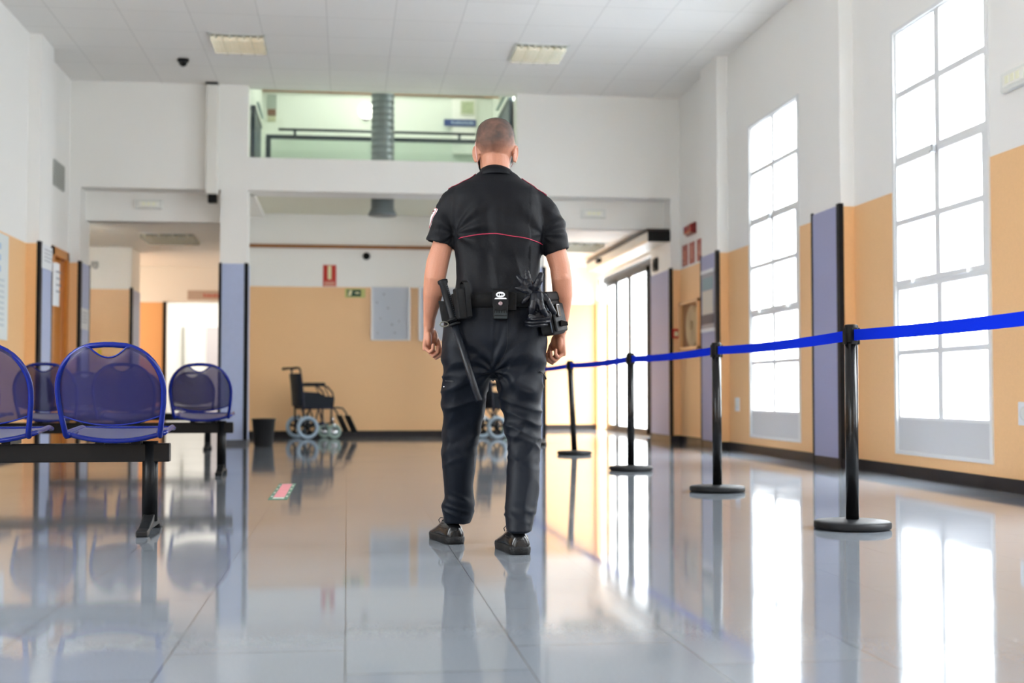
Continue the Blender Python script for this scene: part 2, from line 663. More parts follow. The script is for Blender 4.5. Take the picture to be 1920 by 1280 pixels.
# ---------------------------------------------------------------- tall windows
Z_ROWS = [(0.459, 0.933), (0.974, 1.437), (1.516, 1.941), (1.987, 2.408), (2.484, 2.947), (2.998, 3.454)]
def window(name, yc, label, left=False):
    n0 = set(bpy.data.objects)
    y0, y1 = yc - 0.76, yc + 0.76
    X0 = XR - 0.014
    f = MB()
    f.box(X0, XR + 0.05, y0 - 0.005, y0 + 0.035, WZ0 - 0.005, WZ1 + 0.01)
    f.box(X0, XR + 0.05, y1 - 0.035, y1 + 0.005, WZ0 - 0.005, WZ1 + 0.01)
    f.box(X0, XR + 0.05, y0 + 0.035, y1 - 0.035, WZ0 - 0.005, WZ0 + 0.025)
    f.box(X0, XR + 0.05, y0 + 0.035, y1 - 0.035, WZ1 - 0.02, WZ1 + 0.01)
    root = struct(f.build(name, FRAME, bevel=0.003), label)
    # three sashes: fixed below, opening in the middle, fixed above
    for k, (lo, hi, x0, ins) in enumerate(((0.432, 1.4765, 0.0, 0.0), (1.4765, 2.448, -0.008, 0.03), (2.448, 3.475, 0.0, 0.0))):
        s_ = MB()
        a, b_ = y0 + 0.03, y1 - 0.03
        xa, xb = XR + x0, XR + 0.04
        rows = Z_ROWS[2 * k:2 * k + 2]
        s_.box(xa + 0.0015, xb - 0.0015, a + 0.006, a + 0.04 + ins, lo + 0.004, hi - 0.004)
        s_.box(xa + 0.0015, xb - 0.0015, b_ - 0.04, b_ - 0.006, lo + 0.004, hi - 0.004)
        ym = yc + 0.01
        s_.box(xa + 0.003, xb - 0.003, ym - 0.042, ym + 0.042, lo + 0.01, hi - 0.01)
        s_.box(xa, xb, a, b_, lo, rows[0][0])
        s_.box(xa + 0.001, xb - 0.001, a + 0.01, b_ - 0.01, rows[0][1], rows[1][0])
        s_.box(xa, xb, a, b_, rows[1][1], hi)
        s_.build('sash', FRAME, root, bevel=0.004)
        gl = MB()
        gl.box(XR + 0.02, XR + 0.024, a + 0.02, b_ - 0.02, lo + 0.01, hi - 0.01)
        gl.build('glass_pane', GLASS, root)
    kp = MB()
    kp.box(XR + 0.002, XR + 0.03, y0 + 0.02, y1 - 0.02, WZ0 + 0.01, 0.44)
    kp.build('lower_panel', KICK, root)
    h = MB()
    h.box(XR - 0.045, XR - 0.018, yc - 0.012, yc + 0.012, 2.40, 2.46)
    h.box(XR - 0.05, XR - 0.03, yc - 0.01, yc + 0.03, 2.40, 2.415)
    h.build('latch', mat('latch_metal', (150, 152, 155), 0.3, 0.8), root, bevel=0.003)
    for yy in (yc - 0.45, yc + 0.42):
        h = MB()
        h.box(XR - 0.032, XR - 0.018, yy - 0.03, yy + 0.03, 1.478, 1.50)
        h.build('hinge', FRAME, root)
    if left:
        # the same window turned round to the opposite wall
        root.rotation_euler = (0, 0, PI)
        root.location = (XL + XR, 2 * yc, 0)
    return root
window('window_1', WIN_Y[0], 'tall white gridded window nearest on the right wall')
window('window_2', WIN_Y[1], 'tall white gridded window between the two blue-grey piers')
for i in (2, 3, 4):
    window('window_%d' % (i + 1), WIN_Y[i], 'tall white gridded window behind the viewer')

for i, y in enumerate((4.2, 0.6, -2.6)):  # windows added out of view to light the right wall and ceiling
    window('window_%d' % (i + 6), y, 'tall white gridded window added unseen on the left wall for its light', True)

# sliding glass doors of the side entrance
door = MB()
door.box(XR + 0.10, XR + 0.2, 17.3, 21.7, 2.5, 2.62)
door.box(XR + 0.10, XR + 0.2, 17.3, 21.7, 0.0, 0.02)
struct(door.build('door_1', DKMETAL), 'glass sliding entrance doors on the right')
d1 = bpy.data.objects['door_1']
for k, (a, b_) in enumerate(((17.35, 18.45), (18.45, 19.7), (19.7, 20.75), (20.75, 21.65))):
    f = MB()
    x0 = XR + 0.11 + (0.03 if k in (0, 3) else 0)
    f.box(x0, x0 + 0.04, a, a + 0.06, 0.02, 2.5)
    f.box(x0, x0 + 0.04, b_ - 0.06, b_, 0.02, 2.5)
    f.box(x0, x0 + 0.03, a, b_, 0.02, 0.1)
    f.box(x0, x0 + 0.03, a, b_, 2.44, 2.5)
    lf = f.build('door_leaf', DKMETAL, d1)
    gq = MB()
    gq.box(x0 + 0.012, x0 + 0.018, a + 0.03, b_ - 0.03, 0.09, 2.45)
    gq.build('glass_pane', DOORGLASS, lf)
# left door in the left wall
dm = MB()
OR = mat('orange_wood', (212, 140, 66), 0.4, var=0.12, vscale=14)
dm.box(XL - 0.02, XL + 0.025, 15.22, 15.32, 0, 2.33)
dm.box(XL - 0.02, XL + 0.025, 16.0, 16.10, 0, 2.33)
dm.box(XL - 0.02, XL + 0.025, 15.22, 16.10, 2.23, 2.33)
dl = struct(dm.build('door_2', OR), 'orange wooden door frame in the left wall')
q = MB()
q.box(XL - 0.09, XL - 0.05, 15.30, 16.02, 0, 2.26)
q.build('door_leaf', OR, dl)
# door in the bright far room
q = MB()
q.box(-2.92, -2.62, 27.42, 27.5, 0, 2.0)
struct(q.build('door_3', mat('grey_door', (196, 190, 192), 0.6)), 'pale grey door in the bright far room')
q = MB()
q.box(-2.62, -2.58, 27.41, 27.5, 0, 2.05)
q.box(-2.28, -2.25, 27.41, 27.5, 0, 1.9)
q.box(-3.42, -3.39, 27.41, 27.5, 0.8, 2.0)
struct(q.build('trim_6', mat('grey_slit', (150, 150, 140), 0.6)))

# ---------------------------------------------------------------- waiting benches
BLUE = mat('blue_enamel_tube', (4, 24, 108), 0.22, spec=0.3)
MESH = see_through('blue_perforated_sheet', (34, 32, 84), 0.60, 0.45)
MESHS = see_through('blue_perforated_seat', (52, 56, 108), 0.86, 0.3)
BLK = mat('black_steel', (14, 15, 17), 0.35, spec=0.14)
BLKP = mat('black_plastic', (19, 20, 22), 0.45, spec=0.18)

def arc(cx, cz, rx, rz, a0, a1, n):
    return [(cx + rx * math.cos(a0 + (a1 - a0) * i / n), cz + rz * math.sin(a0 + (a1 - a0) * i / n)) for i in range(n + 1)]

def back_outline():
    """half-hoop of the chair back in x, z seen from behind (bottom left, over the top, bottom right)"""
    pts = [(-0.205, 0.455), (-0.216, 0.52), (-0.227, 0.60), (-0.230, 0.655)]
    pts += [(-0.230 + 0.185 - 0.185 * math.cos(t), 0.655 + 0.200 * math.sin(t)) for t in [PI / 2 * i / 9 for i in range(1, 9)]]
    pts += [(-0.02, 0.8575), (0.02, 0.8575)]
    pts += [(-x, z) for x, z in reversed(pts[:12])]
    return pts

def back_y(z):
    return -0.02 - 0.14 * (z - 0.455) / 0.42

def bench_seat(parent, x):
    st = bpy.data.objects.new('seat', None)
    S.collection.objects.link(st)
    st.parent = parent
    st.location = (x, 0, 0)
    out = back_outline()
    # tube hoop with its two feet bending forward to the seat
    t = MB()
    path = [(-0.185, 0.10, 0.468), (-0.200, 0.03, 0.452), (-0.205, -0.005, 0.450)]
    path = [Vector(p) for p in path] + [Vector((x_, back_y(z), z)) for x_, z in out] + [Vector((-p[0], p[1], p[2])) for p in reversed(path)]
    t.tube(path, 0.0125, 12)
    t.build('back_hoop', BLUE, st)
    # perforated sheet: hand hole at the top, curved lower edge
    s = MB()
    cols = []
    for i in range(29):
        u = -1 + 2 * i / 28
        # upper edge follows the hoop but dips in the middle
        xx = u * 0.220
        ztop = 0.655 + 0.200 * math.sqrt(max(0, 1 - max(0, (abs(xx) - 0.045) / 0.185) ** 2))
        ztop -= 0.055 * max(0, 1 - (xx / 0.085) ** 2) if abs(xx) < 0.085 else 0
        zbot = 0.545 - 0.045 * (1 - u * u)
        if ztop < zbot + 0.02:
            ztop = zbot + 0.02
        col = []
        for j in range(9):
            z = zbot + (ztop - zbot) * j / 8
            yy = back_y(z) - 0.0 + 0.0 * u - 0.025 * (1 - u * u)
            col.append((xx, yy, z))
        cols.append(col)
    R = [[s.bm.verts.new(p) for p in c_] for c_ in cols]
    for a, b_ in zip(R, R[1:]):
        for j in range(8):
            f = s.bm.faces.new((a[j], b_[j], b_[j + 1], a[j + 1]))
            f.smooth = True
    sh = s.build('back_sheet', MESH, st)
    m_ = sh.modifiers.new('solid', 'SOLIDIFY')
    m_.thickness = 0.0015
    e = MB()
    e.tube([(c_[-1][0], c_[-1][1], c_[-1][2]) for c_ in cols[8:21]], 0.004, 8)
    e.build('upper_edge', BLUE, sh)
    e = MB()
    e.tube([c_[0] for c_ in cols], 0.004, 8)
    e.build('lower_edge', BLUE, sh)
    # seat pan: dished sheet inside a tube frame
    def seat_pt(u, v):
        x_ = u * (0.218 - 0.01 * v)
        y_ = 0.03 + 0.40 * v
        z_ = 0.462 + 0.022 * v - 0.036 * (1 - u * u) * (1 - v) ** 0.8 - 0.012 * max(0, v - 0.85) / 0.15
        return (x_, y_, z_)
    s = MB()
    R = [[s.bm.verts.new(seat_pt(-1 + 2 * i / 16, j / 12)) for i in range(17)] for j in range(13)]
    for a, b_ in zip(R, R[1:]):
        for i in range(16):
            s.bm.faces.new((a[i], a[i + 1], b_[i + 1], b_[i])).smooth = True
    ss = s.build('seat_sheet', MESHS, st)
    m_ = ss.modifiers.new('solid', 'SOLIDIFY')
    m_.thickness = 0.002
    loop = [seat_pt(-1 + 2 * i / 12, 0) for i in range(13)] + [seat_pt(1, j / 6) for j in range(1, 6)] + \
           [seat_pt(1 - 2 * i / 12, 1) for i in range(13)] + [seat_pt(-1, 1 - j / 6) for j in range(1, 6)]
    t = MB()
    t.tube(loop, 0.0115, 10, closed=True)
    t.build('seat_frame', BLUE, st)
    for sx in (-0.08, 0.08):
        t = MB()
        t.box(sx - 0.02, sx + 0.02, 0.10, 0.30, 0.408, 0.425)
        t.build('seat_bracket', BLK, st)
    return st

def bench(name, xend, y, label):
    root = thing(name, (xend, y, 0), label, 'bench', 'rows of blue waiting seats')
    b = MB()
    b.box(-2.52, 0, 0.13, 0.19, 0.325, 0.410)
    b.build('beam', BLK, root, bevel=0.004)
    for xl in (-0.09, -2.40):
        l = MB()
        l.tube([(xl, 0.16, 0.05), (xl, 0.16, 0.42)], 0.036, 20, flat=1.0)
        lg = l.build('leg', BLK, root)
        f = MB()
        prof = [(-0.26, 0.0), (-0.26, 0.028), (-0.19, 0.034), (-0.10, 0.058), (-0.03, 0.085), (0.03, 0.085), (0.10, 0.058), (0.19, 0.034), (0.26, 0.028), (0.26, 0.0),
                (0.19, 0.0), (0.14, 0.022), (-0.14, 0.022), (-0.19, 0.0)]
        f.prism([(0.16 + p[0] * 0.92, p[1]) for p in prof], xl - 0.026, xl + 0.026, 'x')
        f.build('foot', BLKP, lg, bevel=0.006)
    for k in range(4):
        bench_seat(root, -0.228 - 0.573 * k)
    return root
bn = bench('waiting_bench', -0.815, 5.98, 'blue perforated metal waiting bench nearest the viewer')
dup(bn, (-0.885, 10.15, 0), 'blue perforated metal waiting bench behind the nearest one, ending by the column')
dup(bn, (-1.46, 14.6, 0), 'farthest blue waiting bench, mostly hidden behind the second bench')

# ---------------------------------------------------------------- queue barrier posts
TAPE = mat('blue_webbing', (0, 42, 208), 0.9, spec=0.1, bump=0.2, bscale=400)
POSTM = mat('black_post', (15, 15, 16), 0.22, spec=0.3)
BASEM = mat('black_base_rubber', (26, 27, 29), 0.5, spec=0.15)
HEADM = mat('black_post_head', (16, 16, 17), 0.45, spec=0.18)
SP = [(2.37, 3.45), (2.385, 5.85), (2.395, 8.12), (2.325, 10.36), (2.335, 13.06), (2.26, 15.55)]
LAB = ['black queue post nearest the viewer, just out of view', 'tallest-looking black queue post in front of the nearest window',
       'black queue post second from the right, before the far window', 'black queue post third from the right, before the glass doors',
       'leaning black queue post just right of the man', 'farthest black queue post half hidden behind the man']
LEAN = [0, 0.004, 0, 0, -0.048, 0]
for i, (x, y) in enumerate(SP):
    r = thing('queue_post', (x, y, 0), LAB[i], 'queue post', 'queue barrier posts')
    b = MB()
    b.lathe([(0.0, 0.0), (0.165, 0.0), (0.178, 0.006), (0.18, 0.012), (0.18, 0.030), (0.172, 0.038), (0.10, 0.043), (0.04, 0.046), (0.0, 0.046)], n=48)
    b.build('base', BASEM, r)
    L_ = LEAN[i]
    p = MB()
    p.cyl((0, 0, 0.04), (L_ * 0.92, 0, 0.93), 0.0305, n=28)
    p.build('post', POSTM, r)
    h = MB()
    h.lathe([(0.0, 0.885), (0.0325, 0.885), (0.0325, 0.962), (0.028, 0.970), (0.0, 0.970)], (L_ * 0.93, 0, 0), n=28)
    for sx, sy in ((1, 0), (-1, 0), (0, 1), (0, -1)):
        cx_, cy_ = sx * 0.033 + L_ * 0.93, sy * 0.033
        h.box(cx_ - (0.005 if sx else 0.015), cx_ + (0.005 if sx else 0.015), cy_ - (0.005 if sy else 0.015), cy_ + (0.005 if sy else 0.015), 0.875, 0.955)
    h.build('head', HEADM, r, bevel=0.002)
    if i:
        # webbing pulled from this post back to the previous one
        x0, y0 = SP[i - 1]
        d = Vector((x0 + LEAN[i - 1] * 0.93 - x - L_ * 0.93, y0 - y, 0))
        ln = d.length
        u = d.normalized()
        s = MB()
        a_, b2 = [], []
        n = 14
        c0 = Vector((L_ * 0.93, 0, 0)) + u * 0.035
        A = []
        for k in range(n + 1):
            t = k / n
            q = c0 + u * (ln - 0.07) * t
            sag = -0.012 * 4 * t * (1 - t)
            tw = 0.0016
            sd = Vector((-u.y, u.x, 0)) * tw
            A.append([q - sd + Vector((0, 0, 0.893 + sag)), q + sd + Vector((0, 0, 0.893 + sag)), q + sd + Vector((0, 0, 0.945 + sag)), q - sd + Vector((0, 0, 0.945 + sag))])
        s.loft(A, smooth=False)
        s.build('webbing', TAPE, r)

# ---------------------------------------------------------------- wheelchairs
TYRE = mat('grey_tyre', (160, 180, 196), 0.6)
TYRE2 = mat('grey_caster_tyre', (158, 182, 172), 0.6)
CHROME = mat('chrome', (200, 204, 210), 0.2, 1.0)
NAVY = mat('navy_frame', (22, 24, 46), 0.35, spec=0.25)
UPH = mat('dark_vinyl', (22, 29, 38), 0.55, spec=0.18, bump=0.2, bscale=40)
def ring_wheel(mb, c, R, r, n=36, m=10, ax=None):
    mb.tube([(c[0] + R * math.cos(2 * PI * k / n), c[1], c[2] + R * math.sin(2 * PI * k / n)) for k in range(n)], r, m, closed=True)
def wheelchair(loc, rz, label):
    """x is forward; wheels roll along x; origin under the near rear wheel axle's middle"""
    r = thing('wheelchair', loc, label, 'wheelchair', 'parked transit wheelchairs', rz)
    W = 0.24
    for s in (-1, 1):
        w = MB()
        ring_wheel(w, (0, s * W, 0.158), 0.132, 0.026)
        wh = w.build('rear_wheel', TYRE, r)
        q = MB()
        M = Matrix.Rotation(PI / 2, 4, 'X')
        q.lathe([(0, -0.028), (0.03, -0.028), (0.036, -0.01), (0.036, 0.01), (0.03, 0.028), (0, 0.028)], (0, s * W, 0.158), 20, M)
        ring_wheel(q, (0, s * W, 0.158), 0.105, 0.010)
        for k in range(5):
            a = 2 * PI * k / 5 + 0.3
            q.tube([(0.02 * math.cos(a), s * W, 0.158 + 0.02 * math.sin(a)), (0.108 * math.cos(a), s * W, 0.158 + 0.108 * math.sin(a))], 0.017, 8)
        q.build('wheel_hub', BLKP, wh)
        w = MB()
        ring_wheel(w, (0.395, s * (W - 0.03), 0.102), 0.082, 0.020, 28)
        wf = w.build('front_wheel', TYRE2, r)
        q = MB()
        q.lathe([(0, -0.02), (0.062, -0.014), (0.062, 0.014), (0, 0.02)], (0.395, s * (W - 0.03), 0.102), 20, M)
        q.tube([(0.395, s * (W - 0.06), 0.10), (0.385, s * (W - 0.06), 0.21), (0.375, s * (W - 0.03), 0.24), (0.37, s * (W - 0.03), 0.30)], 0.012, 8)
        q.tube([(0.395, s * W, 0.10), (0.385, s * W, 0.21), (0.375, s * (W - 0.03), 0.24)], 0.010, 8)
        q.build('caster_fork', CHROME, wf)
    f = MB()
    for s in (-1, 1):
        y = s * (W - 0.05)
        f.tube([(-0.04, y, 0.16), (-0.045, y, 0.45), (-0.06, y, 0.70), (-0.10, y, 0.97)], 0.013, 10)          # back post
        f.tube([(-0.04, y, 0.42), (0.40, y, 0.42)], 0.012, 10)                                             # seat rail
        f.tube([(0.0, y, 0.17), (0.36, y, 0.215)], 0.012, 10)                                              # lower rail
        f.tube([(0.355, y, 0.20), (0.36, y, 0.45)], 0.013, 10)                                             # front post
        f.tube([(-0.05, y, 0.735), (0.24, y, 0.735), (0.30, y, 0.71), (0.37, y, 0.64), (0.39, y, 0.55), (0.375, y, 0.42)], 0.012, 10)   # arm loop
        f.tube([(0.26, y, 0.71), (0.33, y, 0.57)], 0.008, 8)
        f.tube([(0.12, y, 0.20), (0.17, y, 0.42)], 0.010, 8)
        f.tube([(0.24, y, 0.21), (0.17, y, 0.42)], 0.010, 8)
    f.tube([(0.05, -0.19, 0.19), (0.05, 0.19, 0.41)], 0.011, 8)
    f.tube([(0.05, 0.19, 0.19), (0.05, -0.19, 0.41)], 0.011, 8)
    f.build('frame', NAVY, r)
    for s in (-1, 1):
        y = s * (W - 0.05)
        b = MB()
        b.tube([(-0.03, s * (W - 0.015), 0.17), (-0.03, s * (W - 0.02), 0.33)], 0.017, 10)
        b.tube([(0.03, s * (W - 0.015), 0.17), (0.02, s * (W - 0.02), 0.33)], 0.013, 10)
        b.build('brake_bracket', CHROME, r)
        h = MB()
        h.tube([(-0.105, y, 0.965), (-0.13, y, 0.978), (-0.17, y, 0.972), (-0.23, y, 0.964)], [0.014, 0.016, 0.018, 0.019], 10)
        h.build('push_handle', BLKP, r)
        a = MB()
        a.box(-0.03, 0.26, y - 0.027, y + 0.027, 0.735, 0.775)
        a.build('arm_pad', BLKP, r, bevel=0.01)
        g = MB()
        g.prism([(-0.04, 0.42), (0.39, 0.42), (0.39, 0.58), (0.26, 0.59), (0.18, 0.635), (-0.05, 0.65)], y - 0.005, y + 0.005, 'y')
        g.build('side_guard', UPH, r)
        p = MB()
        p.tube([(0.36, y, 0.42), (0.44, y, 0.43), (0.52, y, 0.42), (0.57, y, 0.36), (0.62, y, 0.24), (0.70, y, 0.08)], 0.012, 8)
        lr = p.build('leg_rest', NAVY, r)
        p = MB()
        M = Matrix.Translation((0.70, y - s * 0.02, 0.10)) @ Matrix.Rotation(math.radians(64), 4, 'Y')
        p.box(-0.24, 0.02, -0.095, 0.095, -0.014, 0.014, M)
        p.build('foot_plate', BLKP, lr, bevel=0.006)
        p = MB()
        p.tube([(0.655, y + s * 0.012, 0.20), (0.71, y + s * 0.012, 0.07)], 0.014, 8)
        p.build('plate_clip', CHROME, lr)
    st = MB()
    st.box(-0.04, 0.38, -0.19, 0.19, 0.425, 0.475)
    st.build('seat', UPH, r, bevel=0.015)
    bk = MB()
    rings = []
    for z, yb in ((0.45, -0.045), (0.60, -0.055), (0.75, -0.07), (0.90, -0.09)):
        rings.append([(yb - 0.045, -0.185, z), (yb + 0.018, -0.195, z), (yb + 0.005, 0, z), (yb + 0.018, 0.195, z), (yb - 0.045, 0.185, z), (yb - 0.06, 0, z)])
    bk.loft(rings)
    bk.build('backrest', UPH, r, bevel=0.008)
    return r
wheelchair((-0.61, 18.0, 0), math.radians(20), 'dark wheelchair with pale grey wheels parked by the waste bin')
wheelchair((1.97, 17.72, 0), math.radians(20), 'dark wheelchair glimpsed between the legs of the man')

# ---------------------------------------------------------------- waste bin
b = MB()
b.lathe([(0.0, 0.0), (0.105, 0.0), (0.112, 0.01), (0.138, 0.31), (0.146, 0.315), (0.146, 0.328), (0.134, 0.328), (0.108, 0.02), (0.0, 0.02)], n=32)
tag(b.build('waste_bin', mat('black_bin', (26, 26, 28), 0.5), loc=(-0.985, 15.62, 0)), 'black plastic waste bin on the floor beside the column', 'bin')

# ---------------------------------------------------------------- floor sticker
r = thing('floor_sticker', (-0.41, 8.55, 0.0), 'pink and green floor sticker lying on the grey tiles', 'sticker', rz=0.0)
q = MB()
q.box(-0.058, 0.058, -0.70, 0.66, 0.0005, 0.0012)
q.build('border', mat('sticker_green', (70, 118, 92), 0.5, var=0.35, vscale=15), r)
q = MB()
q.box(-0.034, 0.034, -0.52, 0.62, 0.0012, 0.002)
q.build('centre', mat('sticker_pink', (214, 134, 142), 0.5, var=0.12, vscale=6), r)
q = MB()
q.box(-0.034, 0.034, -0.62, -0.54, 0.0012, 0.002)
for k in range(4):
    q.box(-0.046 - 0.006, -0.046 + 0.006, -0.5 + 0.3 * k, -0.42 + 0.3 * k, 0.0012, 0.002)
    q.box(0.046 - 0.006, 0.046 + 0.006, -0.5 + 0.3 * k, -0.42 + 0.3 * k, 0.0012, 0.002)
q.build('lettering', mat('sticker_pale', (205, 205, 198), 0.5), r)

# ---------------------------------------------------------------- things on the walls
RED = mat('sign_red', (196, 44, 28), 0.5)
PALE = mat('sign_pale', (232, 226, 180), 0.5)
GREEN = mat('sign_green', (24, 70, 48), 0.5)
LIME = mat('sign_yellow_green', (196, 196, 120), 0.5)
PAPER = mat('white_paper', (232, 234, 236), 0.7)
GREYT = mat('grey_text', (150, 150, 158), 0.6)
DKT = mat('dark_text', (60, 62, 74), 0.6)
YB = 18.7
# hose sign and exit sign on the recess wall
r = thing('fire_sign', (-0.254, YB, 2.33), 'red fire sign with a pale middle on the white recess wall', 'sign')
q = MB(); q.box(-0.093, 0.093, -0.008, 0, -0.155, 0.155); q.build('plate', RED, r)
q = MB(); q.box(-0.026, 0.026, -0.010, -0.008, -0.055, 0.145); q.build('pictogram', PALE, r)
q = MB(); q.box(-0.075, 0.075, -0.010, -0.008, -0.145, -0.085); q.build('caption', mat('sign_caption', (214, 150, 130), 0.5), r)
r = thing('exit_sign', (0.115, YB, 2.08), 'green and yellowish exit sign beside the notice board', 'sign')
q = MB(); q.box(-0.146, 0.146, -0.008, 0, -0.066, 0.066); q.build('plate', LIME, r)
q = MB(); q.box(-0.115, 0.085, -0.010, -0.008, -0.050, 0.050); q.build('panel', GREEN, r)
q = MB()
q.prism([(-0.105, -0.04), (-0.06, -0.04), (-0.04, 0.04), (-0.085, 0.04)], -0.012, -0.010, 'y')
q.box(0.0, 0.06, -0.012, -0.010, -0.008, 0.012)
q.build('pictogram', PALE, r)
# notice boards
ALU = mat('aluminium', (206, 208, 212), 0.35, 0.4)
BRD = mat('notice_backing', (188, 195, 206), 0.5)
def noticeboard(x0, x1, label, marks):
    r = thing('notice_board', ((x0 + x1) / 2, YB, 1.785), label, 'notice board', 'notice boards on the orange wall')
    w2 = (x1 - x0) / 2
    q = MB(); q.box(-w2, w2, -0.018, 0, -0.39, 0.39); q.build('backing', BRD, r)
    q = MB()
    q.box(-w2, -w2 + 0.035, -0.03, -0.002, -0.39, 0.39); q.box(w2 - 0.028, w2, -0.03, -0.002, -0.39, 0.39)
    q.box(-w2, w2, -0.028, -0.002, 0.375, 0.39); q.box(-w2, w2, -0.028, -0.002, -0.39, -0.375)
    q.build('frame', ALU, r)
    for (u, v) in marks:
        q = MB(); q.lathe([(0, -0.001), (0.012, -0.001), (0.010, 0.006), (0, 0.007)], (u, -0.02, v), 12, Matrix.Rotation(PI / 2, 4, 'X')); q.build('pin', mat('pin_grey', (120, 124, 136), 0.5), r)
noticeboard(0.347, 0.915, 'blank grey notice board with aluminium frame right of the exit sign', [(-0.10, 0.28), (-0.20, 0.16), (-0.04, 0.08), (-0.15, -0.07), (0.12, -0.11), (0.02, -0.16), (-0.19, -0.28), (0.06, -0.28)])
noticeboard(1.037, 1.60, 'second grey notice board partly hidden behind the arm of the man', [(0.0, 0.2), (-0.1, -0.1)])
def dome(name, c, R, label, down=True, cat='camera'):
    r = thing(name, c, label, cat)
    if down:
        q = MB(); q.lathe([(0, 0.0), (R * 1.05, 0.0), (R * 1.05, -0.03), (R * 0.9, -0.035), (0, -0.035)]); q.build('mount', BLKP, r)
        q = MB(); q.lathe([(0, -0.03), (R * 0.92, -0.03), (R * 0.9, -R * 0.55), (R * 0.66, -R * 1.1), (R * 0.3, -R * 1.35), (0, -R * 1.42)]); q.build('dome', mat('smoked_dome', (12, 12, 13), 0.12), r)
    else:
        M = Matrix.Rotation(PI / 2, 4, 'X')
        q = MB(); q.lathe([(0, 0.0), (R * 1.05, 0.0), (R * 1.05, 0.03), (0, 0.035)], n=28, M=M); q.build('mount', BLKP, r)
        q = MB(); q.lathe([(0, 0.03), (R * 0.92, 0.03), (R * 0.75, R * 0.6), (R * 0.4, R * 0.95), (0, R * 1.05)], n=28, M=M); q.build('dome', mat('smoked_dome', (12, 12, 13), 0.12), r)
    return r
dome('dome_camera', (-1.885, 14.95, ZC), 0.062, 'black dome camera hanging from the panelled ceiling')
dome('dome_camera', (0.275, YB, 2.62), 0.05, 'black dome camera on the recess wall under the brown ledge', False)

# white vertical casing with black ends beside the column
r = thing('vertical_casing', (-1.665, YF, 3.04), 'tall white vertical casing with black ends beside the column', 'casing')
q = MB(); q.box(-0.072, 0.072, -0.15, 0, 0.04, 1.40); q.build('housing', mat('casing_white', (232, 230, 222), 0.5), r, bevel=0.015)
q = MB(); q.box(-0.045, 0.065, -0.13, 0.0, -0.06, 0.04); q.build('lower_end', BLKP, r, bevel=0.01)
q = MB(); q.box(-0.08, 0.065, -0.14, -0.01, 1.40, 1.43); q.build('upper_end', BLKP, r, bevel=0.008)

# emergency lights
EMB = mat('lamp_body_white', (226, 228, 222), 0.4)
EMD = mat('lamp_lens', (244, 244, 234), 0.2)
def emergency(loc, rz, label, s=1.0):
    r = thing('emergency_light', loc, label, 'emergency light', 'white emergency lights', rz)
    q = MB(); q.box(-0.17 * s, 0.17 * s, -0.045, 0, -0.06 * s, 0.06 * s); q.build('body', EMB, r, bevel=0.012)
    q = MB(); q.box(-0.12 * s, 0.12 * s, -0.058, -0.043, -0.035 * s, 0.035 * s); ln = q.build('lens', EMD, r, bevel=0.008)
    q = MB()
    for u in (-0.06, 0.0, 0.06):
        q.box((u - 0.02) * s, (u + 0.02) * s, -0.061, -0.057, -0.022 * s, 0.022 * s)
    q.build('reflector', mat('lamp_reflector', (246, 246, 220), 0.15), ln)
emergency((-2.478, 16.5, 3.005), 0, 'white emergency light on the lintel over the left corridor')
emergency((3.206, 16.5, 2.985), 0, 'white emergency light on the lintel right of the man')
emergency((XR, 7.66, 2.665), PI / 2 * 3, 'white emergency light high on the right wall past the nearest window', 1.1)
bpy.data.objects['emergency_light.002'].rotation_euler = (0, 0, PI / 2 + PI)

# right wall things: each is built facing -y and turned to face -x
RZ = -PI / 2
def onright(name, y, z, label, cat, x=XR, group=None):
    return thing(name, (x, y, z), label, cat, group, RZ)
SR = mat('right_sign_red', (158, 62, 44), 0.5)
for k, (y, z, lb) in enumerate(((15.87, 2.385, 'left one of the three red fire signs above the hose cabinet'), (15.54, 2.385, 'middle one of the three red fire signs above the hose cabinet'),
                                (15.19, 2.385, 'right one of the three red fire signs above the hose cabinet'))):
    r = onright('fire_sign', y, z, lb, 'sign', group='red fire signs above the hose cabinet')
    q = MB(); q.box(-0.12, 0.12, -0.008, 0, -0.135, 0.135); q.build('plate', SR, r)
    q = MB()
    if k == 0:
        q.tube([(0.05 * math.cos(2 * PI * i / 20), -0.009, 0.05 * math.sin(2 * PI * i / 20)) for i in range(20)], 0.012, 6, closed=True)
        q.box(-0.05, 0.05, -0.011, -0.008, -0.11, -0.08)
    elif k == 1:
        q.box(-0.02, 0.02, -0.011, -0.008, -0.07, 0.06); q.box(-0.035, 0.035, -0.011, -0.008, 0.07, 0.085)
    else:
        q.prism([(-0.05, -0.02), (0.0, -0.08), (0.05, -0.02)], -0.011, -0.008, 'y'); q.box(-0.015, 0.015, -0.011, -0.008, -0.02, 0.08)
    q.build('pictogram', mat('sign_picto', (206, 140, 116), 0.5), r)
r = onright('alarm_sounder', 15.54, 2.68, 'dark red alarm sounder box high on the right wall', 'alarm')
q = MB(); q.box(-0.20, 0.20, -0.03, 0, -0.07, 0.07); q.build('base', mat('sounder_red', (128, 22, 20), 0.4), r, bevel=0.01)
q = MB(); q.box(-0.17, 0.17, -0.07, -0.03, -0.055, 0.055); q.build('lens', mat('sounder_lens', (150, 24, 22), 0.25), r, bevel=0.02)
r = onright('fire_hose_cabinet', 15.55, 1.48, 'orange framed hose cabinet with a pale coiled hose on the right wall', 'cabinet')
CABF = mat('cabinet_frame', (226, 176, 120), 0.4)
q = MB(); q.box(-0.42, 0.42, -0.012, 0.0, -0.28, 0.28); q.build('back_panel', mat('cabinet_inner', (146, 98, 58), 0.6), r)
q = MB()
